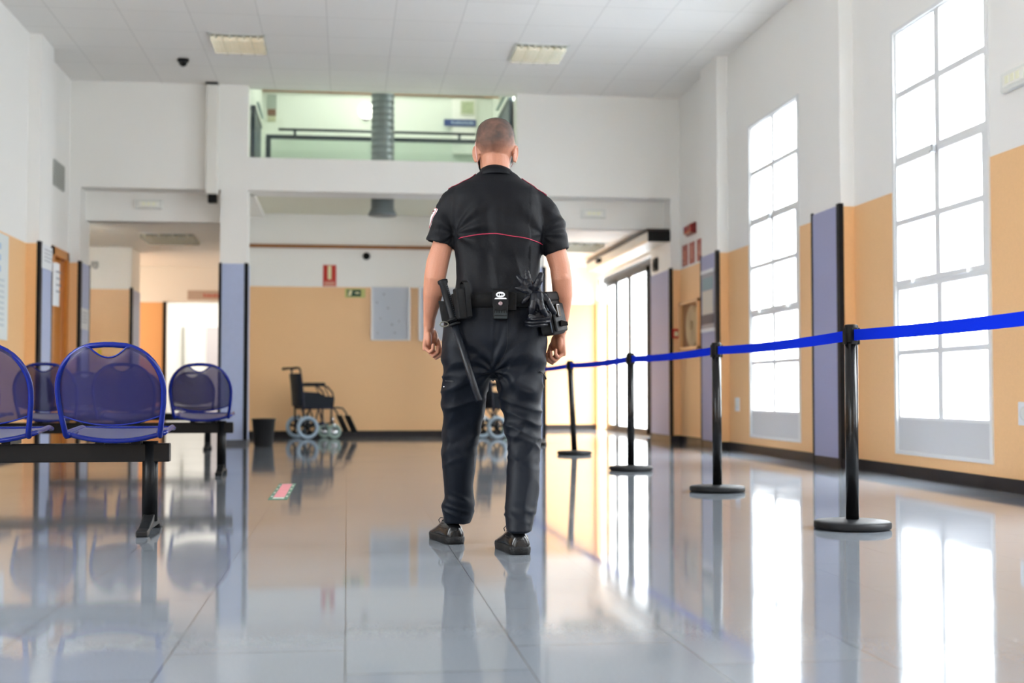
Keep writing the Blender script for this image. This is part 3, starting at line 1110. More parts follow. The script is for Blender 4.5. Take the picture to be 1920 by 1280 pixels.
q.box(-0.45, -0.40, -0.06, 0, -0.31, 0.31); q.box(0.40, 0.45, -0.06, 0, -0.31, 0.31); q.box(-0.45, 0.45, -0.06, 0, 0.27, 0.31); q.box(-0.45, 0.45, -0.06, 0, -0.31, -0.27)
q.build('frame', CABF, r, bevel=0.004)
q = MB()
for k, rr in enumerate((0.09, 0.13, 0.17, 0.21, 0.24)):
    q.tube([(0.12 + rr * math.cos(2 * PI * i / 32), -0.034, -0.02 + rr * math.sin(2 * PI * i / 32)) for i in range(32)], 0.022, 8, closed=True)
q.build('coiled_hose', mat('hose_canvas', (206, 178, 136), 0.8), r)
r = onright('call_point', 16.27, 1.40, 'small red fire call point left of the hose cabinet', 'call point', x=4.205)
r.rotation_euler = (0, 0, 0)
r.location = (4.215, 16.14, 1.40)
q = MB(); q.box(-0.045, 0.045, -0.04, 0, -0.06, 0.06); q.build('box', RED, r, bevel=0.006)
q = MB(); q.box(-0.025, 0.025, -0.044, -0.04, -0.035, 0.025); q.build('window', PALE, r)
for y, z, lb in ((13.70, 0.51, 'white socket plate on the orange wall left of the far window'), (7.66, 0.51, 'white socket plate at the right edge of the nearest window')):
    r = onright('wall_socket', y, z, lb, 'socket', group='white wall sockets')
    q = MB(); q.box(-0.075, 0.075, -0.012, 0, -0.075, 0.075); q.build('plate', PAPER, r, bevel=0.005)
    q = MB(); q.lathe([(0, 0.0125), (0.045, 0.0125), (0.045, 0.016), (0.03, 0.014), (0, 0.014)], (0, 0, 0), 24, Matrix.Rotation(PI / 2, 4, 'X')); q.build('insert', EMB, r)
r = onright('door_sensor', 16.92, 2.37, 'small black sensor on the wall above the end pier', 'sensor', x=4.16)
q = MB(); q.box(-0.10, 0.10, -0.04, 0, -0.09, 0.09); q.build('housing', BLKP, r, bevel=0.015)
q = MB(); q.ball((0, -0.04, 0), 0.05, 0.02, 0.06); q.build('lens', DKMETAL, r)
# sign holder on the middle pier
r = onright('sign_holder', 14.37, 1.72, 'pale sign holder with papers on the middle right pier', 'sign', x=PX - 0.012)
q = MB(); q.box(-0.25, 0.25, -0.008, 0, -0.36, 0.33); q.build('back', mat('holder_grey', (150, 152, 162), 0.5), r)
q = MB(); q.box(-0.25, 0.25, -0.02, 0, 0.30, 0.34); q.box(-0.25, 0.25, -0.02, 0, -0.38, -0.34); q.build('rail', PAPER, r)
q = MB(); q.box(-0.22, 0.20, -0.011, -0.008, -0.17, 0.10); q.build('lower_sheet', mat('sheet_cream', (210, 204, 190), 0.6), r)
q = MB(); q.box(-0.22, 0.20, -0.011, -0.008, 0.11, 0.25); q.build('upper_sheet', mat('sheet_teal', (132, 160, 168), 0.6), r)
q = MB(); q.box(-0.25, 0.25, -0.012, -0.008, -0.29, -0.18); q.build('caption', mat('holder_dark', (84, 78, 88), 0.6), r)
# automatic door operator
r = thing('door_operator', (3.87, 16.155, 2.60), 'long pale automatic door operator box above the sliding doors', 'door operator')
q = MB(); q.prism([(0.02, 0.0), (0.16, -0.005), (0.288, 0.0), (0.288, 0.13), (0.0, 0.13), (0.0, 0.03)], 0.03, 4.3, 'y'); q.build('housing', mat('operator_white', (226, 220, 208), 0.4), r, bevel=0.006)
q = MB(); q.box(-0.005, 0.289, 0.0, 0.03, -0.005, 0.135); q.build('end_cap', BLKP, r, bevel=0.006)
q = MB(); q.box(-0.012, 0.288, 0.03, 4.3, 0.13, 0.165); q.build('top_rail', mat('operator_dark', (52, 46, 42), 0.4), r)
q = MB(); q.box(-0.06, 0.0, 3.1, 3.3, 0.03, 0.10); q.build('motion_sensor', BLKP, r, bevel=0.012)

# left wall things
LZ = PI / 2
r = thing('wall_poster', (XL, 12.40, 1.68), 'large pale poster with blue lettering at the left edge', 'poster', None, LZ)
q = MB(); q.box(-0.9, 0.9, -0.02, 0, -0.52, 0.52); q.build('board', mat('poster_pale', (226, 234, 234), 0.4), r)
q = MB()
for k in range(3):
    for i in range(5):
        q.box(-0.75 + 0.29 * i, -0.55 + 0.29 * i, -0.022, -0.02, 0.36 - 0.11 * k, 0.42 - 0.11 * k)
q.build('lettering', mat('poster_blue', (176, 200, 228), 0.6), r)
q = MB()
for k in range(9):
    q.box(0.42, 0.75, -0.022, -0.02, 0.05 - 0.055 * k, 0.075 - 0.055 * k)
    q.box(-0.75, 0.2, -0.022, -0.02, 0.05 - 0.055 * k, 0.075 - 0.055 * k)
q.build('small_print', mat('poster_grey', (204, 214, 218), 0.6), r)
r = thing('air_vent', (XL, 15.53, 3.19), 'grey louvred air vent high on the left wall', 'vent', None, LZ)
q = MB(); q.box(-0.27, 0.27, -0.02, 0, -0.15, 0.15); q.build('frame', mat('vent_grey', (176, 178, 172), 0.5), r)
q = MB()
for k in range(9):
    q.box(-0.25, 0.25, -0.026, -0.018, -0.13 + 0.03 * k, -0.118 + 0.03 * k)
q.build('louvres', mat('vent_slats', (150, 152, 146), 0.5), r)
def paper(loc, rz, w2, h2, label, curve=0.0, name='paper_notice', lines=4):
    r = thing(name, loc, label, 'notice', None, rz)
    q = MB()
    A = []
    for k in range(9):
        t = -1 + 2 * k / 8
        yy = -0.006 - curve * (1 - t * t)
        A.append([(t * w2, yy, -h2), (t * w2, yy - 0.002, -h2), (t * w2, yy - 0.002, h2), (t * w2, yy, h2)])
    q.loft(A, smooth=False)
    q.build('sheet', PAPER, r)
    q = MB()
    for k in range(lines):
        q.box(-w2 * 0.75, w2 * (0.7 - 0.2 * (k % 2)), -0.011 - curve, -0.0085 - curve, h2 * (0.55 - 0.3 * k), h2 * (0.62 - 0.3 * k))
    q.build('lines_of_print', GREYT, r)
    return r
paper((-3.238, 14.38, 2.10), LZ, 0.24, 0.13, 'white paper notice at the top of the left pier panel', 0.01)
paper((-3.236, 14.80, 1.84), LZ, 0.15, 0.24, 'white sheet hanging at the edge of the left pier below the notice', 0.03)
paper((-3.238, 16.44, 1.55), LZ, 0.22, 0.13, 'white notice on the second left pier', 0.0)
q = MB()
q.box(-0.03, 0.03, -0.03, 0, -0.055, 0.055)
r = tag(q.build('hand_gel_dispenser', mat('yellow_plastic', (220, 196, 40), 0.4), bevel=0.01, loc=(-3.62, 19.5, 1.22)), 'small yellow dispenser on the orange corridor wall', 'dispenser')
r = thing('wall_sconce', (-3.70, 19.5, 2.52), 'small grey fitting on the white corridor wall', 'fitting')
q = MB(); q.box(-0.05, 0.05, -0.05, 0, -0.03, 0.05); q.build('bracket', mat('fitting_grey', (176, 178, 178), 0.5), r, bevel=0.01)
q = MB(); q.ball((0.02, -0.07, -0.03), 0.035); q.build('head', mat('fitting_head', (196, 198, 198), 0.4), r)
# corridor sign
r = thing('corridor_sign', (-2.44, 22.5, 2.31), 'grey sign with red lettering above the bright doorway', 'sign')
q = MB(); q.box(-0.28, 0.28, -0.02, 0, -0.078, 0.078); q.build('plate', mat('sign_taupe', (190, 172, 160), 0.5), r)
q = MB()
for k, (x, w2, h2) in enumerate(((0.0, .014, .04), (0.04, .012, .028), (0.075, .014, .034), (0.115, .016, .03), (0.155, .012, .028), (0.19, .016, .036), (0.235, .014, .03))):
    q.box(x - w2, x + w2, -0.022, -0.02, -0.035, -0.035 + h2 * 1.6)
q.build('lettering', mat('sign_letter_red', (186, 96, 84), 0.6), r)

# ---------------------------------------------------------------- gallery things
DUCT = mat('galvanised_duct', (120, 128, 132), 0.35, 0.5, var=0.1, vscale=4)
r = thing('ventilation_duct', (0.458, 16.95, 0), 'grey ribbed ventilation duct running down through the gallery', 'duct')
q = MB()
prof = [(0.0, 3.40)]
for k in range(24):
    z = 3.46 + 0.085 * k
    prof += [(0.148, z), (0.156, z + 0.006), (0.156, z + 0.016), (0.148, z + 0.022)]
prof += [(0.148, 5.6), (0.0, 5.6)]
q.lathe(prof, n=40)
q.build('upper_pipe', DUCT, r)
q = MB()
q.lathe([(0.0, 3.225), (0.152, 3.225), (0.152, 3.075), (0.157, 3.06), (0.185, 3.0), (0.190, 2.985), (0.185, 2.975), (0.0, 2.985)], n=40)
q.build('outlet_bell', DUCT, r)
# globe lamp
r = thing('globe_lamp', (0.262, 18.6, 4.73), 'glowing white globe lamp in the gallery beside the duct', 'lamp')
q = MB(); q.ball((0, 0, 0), 0.115, nu=28, nv=18); q.build('globe', emit_mat('globe_glow', (255, 252, 240), 1.0), r)
q = MB(); q.cyl((0, 0.1, 0), (0, 0.4, 0), 0.03); q.cyl((0, 0.38, 0), (0, 0.4, 0), 0.06); q.build('bracket', DKMETAL, r)
# blue sign and picture on the gallery wall
r = thing('blue_sign', (1.66, 18.93, 4.66), 'dark blue sign with white lettering on the gallery wall', 'sign')
q = MB(); q.box(-0.24, 0.24, -0.02, 0, -0.05, 0.05); q.build('plate', mat('sign_blue', (16, 52, 120), 0.5), r)
q = MB()
for k in range(11):
    w2 = (.011, .008, .012, .009, .012)[k % 5]
    q.box(-0.12 + 0.031 * k - w2, -0.12 + 0.031 * k + w2, -0.022, -0.02, -0.02, 0.012 + 0.012 * ((k * 7) % 3 == 0))
q.build('lettering', mat('sign_letter_pale', (170, 190, 214), 0.6), r)
r = thing('picture', (1.77, 18.93, 4.89), 'small pale framed picture above the blue sign', 'picture')
q = MB(); q.box(-0.105, 0.105, -0.02, 0, -0.105, 0.105); q.build('frame', mat('frame_pale', (206, 210, 190), 0.5), r)
q = MB(); q.box(-0.085, 0.085, -0.024, -0.018, -0.085, 0.085); q.build('print', mat('picture_print', (176, 186, 150), 0.6, var=0.3, vscale=18), r)
r = thing('wall_plaque', (-1.115, 19.0, 4.86), 'grey and brown plaque at the left of the gallery wall', 'plaque')
q = MB(); q.box(-0.07, 0.07, -0.02, 0, -0.05, 0.16); q.build('upper_plate', mat('plaque_grey', (160, 170, 160), 0.5), r)
q = MB(); q.box(-0.06, 0.06, -0.02, 0, -0.15, -0.06); q.build('lower_plate', mat('plaque_brown', (120, 84, 60), 0.5), r)
q = MB(); q.box(-0.06, 0.06, -0.02, 0, -0.24, -0.16); q.build('label_strip', mat('plaque_pale', (190, 190, 160), 0.5), r)
# railings
RAIL = mat('dark_teal_rail', (26, 44, 54), 0.35, 0.2)
BAL = glass_mat('balustrade_glass', (0.84, 0.89, 0.86, 1), 0.06)
r = thing('gallery_railing', (0, 18.4, 3.45), 'dark railing with glass infill along the back of the gallery', 'railing')
q = MB(); q.box(-1.155, 2.1, -0.03, 0.03, 0.80, 0.855); q.build('top_rail', RAIL, r)
for x in (-1.125, 2.07):
    q = MB(); q.box(x - 0.035, x + 0.035, -0.03, 0.03, 0, 0.82); q.build('post', RAIL, r)
q = MB(); q.tube([(-0.98, -0.06, 0.925), (1.83, -0.06, 0.925)], 0.02, 10); hr = q.build('handrail', RAIL, r)
for x in (-0.75, 1.60):
    q = MB(); q.tube([(x, -0.02, 0.83), (x, -0.06, 0.92)], 0.02, 8); q.build('handrail_bracket', RAIL, hr)
q = MB(); q.box(-1.1, 2.05, -0.006, 0.006, 0.05, 0.80); q.build('glass_infill', BAL, r)
for sx, x, z1, lb in ((0, -1.20, 4.30, 'dark side railing at the left end of the gallery'), (1, 2.11, 4.50, 'dark side railing at the right end of the gallery')):
    r = thing('side_railing', (x, 17.1, 3.45), lb, 'railing', 'side railings of the gallery')
    q = MB(); q.box(-0.03, 0.03, -0.62, 0.62, z1 - 3.45 - 0.05, z1 - 3.45); q.build('top_rail', RAIL, r)
    q = MB(); q.box(-0.02, 0.02, -0.6, 0.6, 0.0, z1 - 3.5); q.build('panel', mat('rail_panel', (40, 58, 72), 0.4), r)
    q = MB(); q.tube([(-0.035 if sx else 0.035, -0.3, z1 - 3.35), (-0.035 if sx else 0.035, 0.6, z1 - 3.35)], 0.02, 8); q.build('handrail', mat('pale_handrail', (150, 170, 166), 0.6, spec=0.2), r)
r = tag(MB().box(-0.10, 0.10, -0.4, 0.4, -0.10, 0.07).build('wooden_lintel', mat('orange_lintel', (200, 130, 50), 0.5), loc=(2.05, 17.8, 4.98)), 'orange wooden block at the upper right of the gallery', 'lintel')

# ---------------------------------------------------------------- ceiling lights
LOUV = mat('louvre_aluminium', (196, 196, 180), 0.25, 0.6)
LBOX = mat('luminaire_inside', (120, 120, 106), 0.4)
def louvre_light(loc, sx, sy, label, lit=0.0, group='recessed ceiling lights'):
    r = thing('ceiling_light', loc, label, 'ceiling light', group)
    q = MB()
    q.box(-sx, sx, -sy, -sy + 0.02, -0.012, 0.0); q.box(-sx, sx, sy - 0.02, sy, -0.012, 0.0)
    q.box(-sx, -sx + 0.02, -sy, sy, -0.012, 0.0); q.box(sx - 0.02, sx, -sy, sy, -0.012, 0.0)
    q.build('frame', EMB, r)
    q = MB(); q.box(-sx + 0.02, sx - 0.02, -sy + 0.02, sy - 0.02, -0.002, -0.0005); q.build('reflector', LBOX, r)
    q = MB()
    for k in range(1, 4):
        x = -sx + 2 * sx * k / 4
        q.prism([(x - 0.014, -0.004), (x + 0.014, -0.004), (x + 0.003, -0.045), (x - 0.003, -0.045)], -sy + 0.02, sy - 0.02, 'y')
    for k in range(1, 6):
        y = -sy + 2 * sy * k / 6
        q.prism([(y - 0.014, -0.004), (y + 0.014, -0.004), (y + 0.003, -0.055), (y - 0.003, -0.055)], -sx + 0.02, sx - 0.02, 'x')
    q.build('louvre', LOUV, r)
    q = MB()
    for k in range(4):
        x = -sx + 2 * sx * (k + 0.5) / 4
        q.tube([(x, -sy + 0.04, -0.016), (x, sy - 0.04, -0.016)], 0.012, 10)
    q.build('tubes', mat('lamp_tube', (205, 205, 192), 0.3), r)
louvre_light((-1.19, 14.17, ZC), 0.30, 0.37, 'louvred recessed ceiling light on the left')
louvre_light((2.12, 14.15, ZC), 0.30, 0.37, 'louvred recessed ceiling light right of the centre')
louvre_light((-2.45, 18.25, 2.79), 0.38, 0.55, 'louvred ceiling light in the left corridor')
louvre_light((3.42, 18.5, 2.79), 0.30, 0.5, 'louvred ceiling light in the side entrance on the right')

# ---------------------------------------------------------------- the man in uniform
XO, ZO = -0.115, 5.40
_c, _s = math.cos(CAM_YAW), math.sin(CAM_YAW)
MAN = (XO * _c + ZO * _s, -XO * _s + ZO * _c, 0.0)
_cp, _sp = math.cos(CAM_PITCH), math.sin(CAM_PITCH)

def PP(px, py, y):
    """measured point of the figure -> metres in the figure's own frame (x right, y forward, z up)"""
    a, b = (px - 960) / 2400.0, (640 - py) / 2400.0
    t = (ZO + y) / (_cp - b * _sp)
    return Vector((a * t - XO, y, CAM_H + (_sp + b * _cp) * t))

def sring(cx, cy, z, hx, hy, n=40, p=2.3, tilt=0.0):
    out = []
    for k in range(n):
        a = 2 * PI * k / n
        ca, sa = math.cos(a), math.sin(a)
        x = hx * math.copysign(abs(ca) ** (2 / p), ca)
        y = hy * math.copysign(abs(sa) ** (2 / p), sa)
        out.append((cx + x, cy + y, z + tilt * x))
    return out

def rows_loft(mb, rows, p=2.3, tilt=0.0):
    rings = []
    for (py, l, r, cy, hy) in rows:
        A, B = PP(l, py, cy), PP(r, py, cy)
        rings.append(sring((A.x + B.x) / 2, cy, A.z, (B.x - A.x) / 2, hy, p=p, tilt=tilt))
    mb.loft(rings)

def fused(mb, voxel, smooth=4, fac=0.5):
    """closed overlapping shapes -> one continuous smooth skin"""
    bmesh.ops.recalc_face_normals(mb.bm, faces=mb.bm.faces)
    me = bpy.data.meshes.new('tmp')
    mb.bm.to_mesh(me)
    mb.bm.free()
    o = bpy.data.objects.new('tmp', me)
    S.collection.objects.link(o)
    m = o.modifiers.new('r', 'REMESH')
    m.mode = 'VOXEL'
    m.voxel_size = voxel
    if smooth:
        s = o.modifiers.new('s', 'SMOOTH')
        s.iterations = smooth
        s.factor = fac
    dg = bpy.context.evaluated_depsgraph_get()
    res = bpy.data.meshes.new_from_object(o.evaluated_get(dg))
    bpy.data.objects.remove(o)
    bpy.data.meshes.remove(me)
    for p in res.polygons:
        p.use_smooth = True
    return res

def displaced(me, fn):
    ns = [v.normal.copy() for v in me.vertices]
    for v, n in zip(me.vertices, ns):
        v.co += n * fn(v.co, n)
    me.update()
    return me

def mobj(name, me, m, parent):
    me.name = name
    me.materials.clear()
    me.materials.append(m)
    o = bpy.data.objects.new(name, me)
    S.collection.objects.link(o)
    o.parent = parent
    return o

def nz(x, y, z):
    return noise.noise(Vector((x, y, z)))

def ridge(x, y, z, sharp=1.6):
    return (1 - abs(nz(x, y, z)) * 1.9) ** sharp if abs(nz(x, y, z)) < 0.52 else 0.0

def gauss(t, w):
    return math.exp(-(t / w) ** 2)

from mathutils.bvhtree import BVHTree
def hit(me_or_tree, org, d):
    h = me_or_tree.ray_cast(Vector(org), Vector(d).normalized())
    return h[0], h[1]
def tree(me):
    return BVHTree.FromPolygons([v.co for v in me.vertices], [tuple(p.vertices) for p in me.polygons])

def skin_mat():
    m = mat('skin', (178, 124, 100), 0.48, spec=0.35, bump=0.12, bscale=180, var=0.08, vscale=14)
    b = m.node_tree.nodes['Principled BSDF']
    b.inputs['Subsurface Weight'].default_value = 0.12
    b.inputs['Subsurface Radius'].default_value = (0.02, 0.008, 0.004)
    b.inputs['Subsurface Scale'].default_value = 0.5
    return m
SKIN = skin_mat()
SHIRT = mat('navy_black_shirt', (7, 9, 15), 0.6, spec=0.19, bump=0.15, bscale=300)
TROU = mat('navy_trouser_cloth', (6, 12, 22), 0.52, spec=0.17, bump=0.1, bscale=400)
PIPE = mat('crimson_piping', (176, 36, 70), 0.5)
LEATHER = mat('black_leather', (13, 14, 16), 0.22, spec=0.35, bump=0.04, bscale=200)
SOLE = mat('black_rubber_sole', (18, 19, 21), 0.55, spec=0.2, bump=0.3, bscale=160)
NYLON = mat('black_nylon', (12, 13, 15), 0.55, spec=0.18, bump=0.25, bscale=500)
GLOVE = mat('soft_black_leather', (12, 14, 22), 0.36, spec=0.28, bump=0.1, bscale=90)

man = thing('person', MAN, 'man in black short-sleeved uniform walking away, seen from behind', 'person', None, -CAM_YAW)

# ---- body: one continuous skin from head to hands and feet
HEADC = PP(929, 265, 0.03)
HYAW = math.radians(9)
HR = [(223.0, 929, 5, 0.016, 0.005), (224.5, 929, 11, 0.032, 0.006), (227.5, 929, 19, 0.052, 0.006), (232, 928.5, 25.5, 0.068, 0.007), (238, 928, 30, 0.081, 0.008), (246, 928.5, 33, 0.091, 0.008), (254, 928.5, 34.6, 0.097, 0.008),
      (265, 928.5, 36.2, 0.100, 0.008), (271, 928.5, 36.6, 0.101, 0.009), (278, 929, 35.2, 0.099, 0.012), (286, 929.5, 32.8, 0.094, 0.018), (294, 930, 30.6, 0.087, 0.026), (303, 930, 28.5, 0.079, 0.034),
      (312, 929.5, 27, 0.070, 0.042), (322, 929, 24, 0.058, 0.052), (331, 929, 17, 0.040, 0.062)]
def head_rings(grow=0.0, n=48):
    out = []
    for py, cxp, hpx, hy, cy in HR:
        c = PP(cxp, py, 0.03)
        hx = hpx / 442.0
        ring = []
        for k in range(n):
            a = 2 * PI * k / n
            x, y = (hx + grow) * math.cos(a), (hy + grow) * math.sin(a)
            # a flatter face than back of the head
            if y > 0:
                y *= 0.98
            X = x * math.cos(HYAW) - (y + cy - 0.01) * math.sin(HYAW)
            Y = x * math.sin(HYAW) + (y + cy - 0.01) * math.cos(HYAW)
            ring.append((c.x + X, 0.03 + Y, c.z + (grow * 0.25 if py < 230 else 0)))
        out.append(ring)
    return out
def hd(x, y, z):
    """head frame (from head centre, facing +y) to figure frame"""
    return Vector((HEADC.x + x * math.cos(HYAW) - y * math.sin(HYAW), 0.03 + x * math.sin(HYAW) + y * math.cos(HYAW), z))
b = MB()
b.loft(head_rings())
zc = HEADC.z
# face: nose, brow, cheeks, lips, chin
b.loft([[hd(dx * 0.5, 0.085, zc + 0.02) for dx in (-0.012, 0.012)] + [hd(0, 0.105, zc + 0.018)],
        [hd(dx, 0.085, zc - 0.028) for dx in (-0.018, 0.018)] + [hd(0, 0.132, zc - 0.024)],
        [hd(dx, 0.085, zc - 0.036) for dx in (-0.016, 0.016)] + [hd(0, 0.118, zc - 0.036)]])
b.ball(hd(0, 0.092, zc + 0.022), 0.05, 0.02, 0.012)
for s in (-1, 1):
    b.ball(hd(0.032 * s, 0.083, zc + 0.0125), 0.017, 0.0105, 0.0065)
    b.ball(hd(0.032 * s, 0.082, zc - 0.0065), 0.016, 0.009, 0.0055)
b.ball(hd(-0.04, 0.075, zc - 0.02), 0.025, 0.022, 0.022)
b.ball(hd(0.04, 0.075, zc - 0.02), 0.025, 0.022, 0.022)
b.ball(hd(0, 0.098, zc - 0.062), 0.024, 0.012, 0.006)
b.ball(hd(0, 0.096, zc - 0.072), 0.022, 0.012, 0.007)
b.ball(hd(0, 0.085, zc - 0.105), 0.03, 0.022, 0.022)
# ears
for s, px in ((-1, 893.5), (1, 965.3)):
    c = PP(px, 289, 0.02)
    M = Matrix.Rotation(HYAW - s * math.radians(28), 4, 'Z') @ Matrix.Rotation(s * math.radians(8), 4, 'Y')
    b.ball((c.x, 0.025, c.z), 0.006, 0.022, 0.034, 16, 12, M)
    pts = [M @ Vector((s * 0.004, 0.022 * math.cos(t) - 0.004, 0.034 * math.sin(t))) + Vector((c.x, 0.025, c.z)) for t in [math.radians(-70 + 32 * i) for i in range(9)]]
    b.tube(pts, 0.0055, 8)
# neck and trunk core
A, B = PP(929, 292, 0.01), PP(931, 352, -0.005)
b.tube([A, PP(930, 312, 0.008), PP(930, 330, 0.0), B], [0.056, 0.0575, 0.062, 0.08], 24)
rows_loft(b, [(345, 875, 985, 0, 0.07), (375, 855, 1005, 0, 0.09), (430, 862, 1005, 0, 0.10), (520, 868, 997, 0, 0.09), (600, 850, 1008, 0, 0.09), (690, 850, 1000, 0, 0.08)])
rows_loft(b, [(660, 848, 905, -0.01, 0.06), (800, 842, 886, 0.07, 0.05), (900, 848, 880, 0.12, 0.04), (958, 850, 872, 0.14, 0.035)])
rows_loft(b, [(660, 945, 1003, -0.01, 0.06), (800, 962, 1004, -0.05, 0.05), (900, 965, 998, -0.14, 0.04), (968, 966, 990, -0.20, 0.035)])
# arms
LA = [(862, 388, 0.0, .040), (838, 432, -0.005, .041), (829, 463, -0.01, .044), (820.5, 492, -0.015, .0475), (815.2, 522, -0.02, .046), (812, 550, 0.0, .0425), (808.4, 575, 0.03, .034), (805.2, 596, 0.055, .0265), (804.8, 612, 0.07, .024)]
RA = [(1004, 394, 0.0, .045), (1031, 437, -0.005, .046), (1043, 476, -0.01, .0455), (1050, 500, -0.015, .0435), (1053, 523, -0.02, .0435), (1055, 553, 0.0, .042), (1053, 585, 0.03, .036), (1051, 608, 0.05, .031), (1050, 624, 0.065, .0275)]
for A_ in (LA, RA):
    b.tube([PP(x, y, d) for x, y, d, r in A_], [r for *_, r in A_], 22)
# elbow points
b.ball(PP(813, 520, -0.052), 0.02, 0.014, 0.022)
b.ball(PP(1056, 520, -0.050), 0.02, 0.014, 0.022)

def hand(mb, wrist, side, yaw, lean):
    """side +1: right hand. frame: x to the back of the hand, y to the thumb side, z up"""
    M = Matrix.Translation(wrist) @ Matrix.Rotation(yaw * side, 4, 'Z') @ Matrix.Rotation(lean * side, 4, 'Y') @ Matrix.Diagonal((side, 1, 1, 1))
    def T(x, y, z):
        return M @ Vector((x, y, z))
    rings = []
    for z, cx, hx, hy, cy in ((0.03, 0, .0225, .028, 0), (0.0, 0.0, .0205, .030, 0), (-0.025, 0.001, .0195, .036, 0.002), (-0.055, 0.003, .0175, .041, 0.0), (-0.078, 0.005, .0155, .0415, -0.002), (-0.09, 0.006, .011, .038, -0.003)):
        rings.append([T(cx + hx * math.cos(2 * PI * k / 24), cy + hy * math.sin(2 * PI * k / 24), z) for k in range(24)])
    mb.loft(rings)
    mb.ball(T(-0.012, 0.022, -0.03), 0.016, 0.02, 0.03)
    mb.ball(T(-0.010, -0.022, -0.04), 0.014, 0.015, 0.03)
    F = [(0.032, -0.084, (.044, .026, .020), .0092, 38), (0.0105, -0.087, (.047, .029, .021), .0094, 42), (-0.0115, -0.084, (.043, .027, .020), .0090, 46), (-0.0325, -0.077, (.034, .020, .018), .0082, 50)]
    for y, z, ls, r, a0 in F:
        p = Vector((0.006, y, z))
        pts, rs = [p + Vector((-0.002, 0, 0.022)), p.copy()], [r * 1.0, r * 1.12]
        a = math.radians(a0)
        for L_, da, k in zip(ls, (0, 82, 50), (1.06, 0.98, 0.80)):
            a += math.radians(da)
            d = Vector((-math.sin(a), -0.06 * y / 0.03, -math.cos(a)))
            pts.append(pts[-1] + d * L_ * 0.5)
            rs.append(r * 0.97)
            pts.append(pts[-1] + d * L_ * 0.5)
            rs.append(r * k)
        mb.tube([M @ q for q in pts], rs, 12)
        for q in pts[1:]:
            pass
        mb.ball(M @ pts[-1], r * 0.82)
    th = [(-0.004, 0.030, -0.02, .014), (-0.014, 0.044, -0.05, .0125), (-0.022, 0.045, -0.078, .0105), (-0.027, 0.040, -0.098, .0095), (-0.029, 0.036, -0.112, .0075)]
    mb.tube([T(*q[:3]) for q in th], [q[3] for q in th], 12)
    mb.ball(T(*th[-1][:3]), 0.0078)
hand(b, PP(804.5, 618, 0.075), -1, math.radians(28), math.radians(2))
hand(b, PP(1050, 628, 0.07), 1, math.radians(30), math.radians(4))
body_me = fused(b, 0.0030, 3, 0.5)
body = mobj('body', body_me, SKIN, man)
for s in (-1, 1):
    q = MB()
    q.ball(hd(0.032 * s, 0.0795, zc + 0.003), 0.0105)
    e = q.build('eye', mat('eye_white', (236, 232, 226), 0.2), man)
    q = MB()
    q.ball(hd(0.032 * s, 0.0893, zc + 0.003), 0.005, 0.002, 0.005)
    q.build('iris', mat('eye_dark', (50, 34, 24), 0.2), e)

# ---- hair: very short, thinning to skin at the nape
def hair_mat():
    m = mat('cropped_hair', (74, 60, 54), 0.55)
    nt = m.node_tree
    L = nt.links.new
    bs = nt.nodes['Principled BSDF']
    tc = nt.nodes.new('ShaderNodeTexCoord')
    n1 = nt.nodes.new('ShaderNodeTexNoise')
    n1.inputs['Scale'].default_value = 900
    n1.inputs['Detail'].default_value = 2
    n2 = nt.nodes.new('ShaderNodeTexNoise')
    n2.inputs['Scale'].default_value = 26
    n2.inputs['Detail'].default_value = 4
    n2.inputs['Distortion'].default_value = 0.2
    L(tc.outputs['Object'], n1.inputs['Vector'])
    L(tc.outputs['Object'], n2.inputs['Vector'])
    at = nt.nodes.new('ShaderNodeAttribute')
    at.attribute_name = 'hair_cover'
    ad = nt.nodes.new('ShaderNodeMath')
    ad.operation = 'MULTIPLY_ADD'
    ad.inputs[1].default_value = 0.9
    L(n2.outputs['Fac'], ad.inputs[0])
    L(at.outputs['Fac'], ad.inputs[2])
    a2 = nt.nodes.new('ShaderNodeMath')
    a2.operation = 'ADD'
    L(ad.outputs[0], a2.inputs[0])
    L(n1.outputs['Fac'], a2.inputs[1])
    mr = nt.nodes.new('ShaderNodeMapRange')
    mr.inputs['From Min'].default_value = 0.7
    mr.inputs['From Max'].default_value = 1.75
    L(a2.outputs[0], mr.inputs['Value'])
    L(mr.outputs[0], bs.inputs['Alpha'])
    mx = nt.nodes.new('ShaderNodeMix')
    mx.data_type = 'RGBA'
    mx.inputs['A'].default_value = lin((82, 70, 64))
    mx.inputs['B'].default_value = lin((48, 40, 38))
    L(n2.outputs['Fac'], mx.inputs['Factor'])
    L(mx.outputs['Result'], bs.inputs['Base Color'])
    bp = nt.nodes.new('ShaderNodeBump')
    bp.inputs['Strength'].default_value = 0.6
    bp.inputs['Distance'].default_value = 0.002
    L(n1.outputs['Fac'], bp.inputs['Height'])
    L(bp.outputs['Normal'], bs.inputs['Normal'])
    return m
q = MB()
rings = head_rings(0.0042, 72)
def hairline(v):
    """height above which the head carries hair, by direction round the head"""
    x, y = v[0] - HEADC.x, v[1] - 0.03
    ang = math.degrees(math.atan2(x, -y))      # 0 at the back, +-180 at the face
    a = abs(ang + 8)
    if a < 45:
        return zc - 0.078 + 0.010 * (a / 45) ** 2
    if a < 80:
        return zc - 0.068 + 0.035 * (a - 45) / 35
    if a < 108:
        return zc - 0.033 + 0.040 * (a - 80) / 28
    if a < 125:
        return zc - 0.020 + 0.065 * (a - 108) / 17
    return zc + 0.055
R = [[q.bm.verts.new(p) for p in r] for r in rings]
for a, b2 in zip(R, R[1:]):
    for i in range(72):
        j = (i + 1) % 72
        vs = (a[i], a[j], b2[j], b2[i])
        if all(v.co.z > hairline(v.co) - 0.012 for v in vs):
            q.bm.faces.new(vs).smooth = True
q.bm.faces.new(R[0])
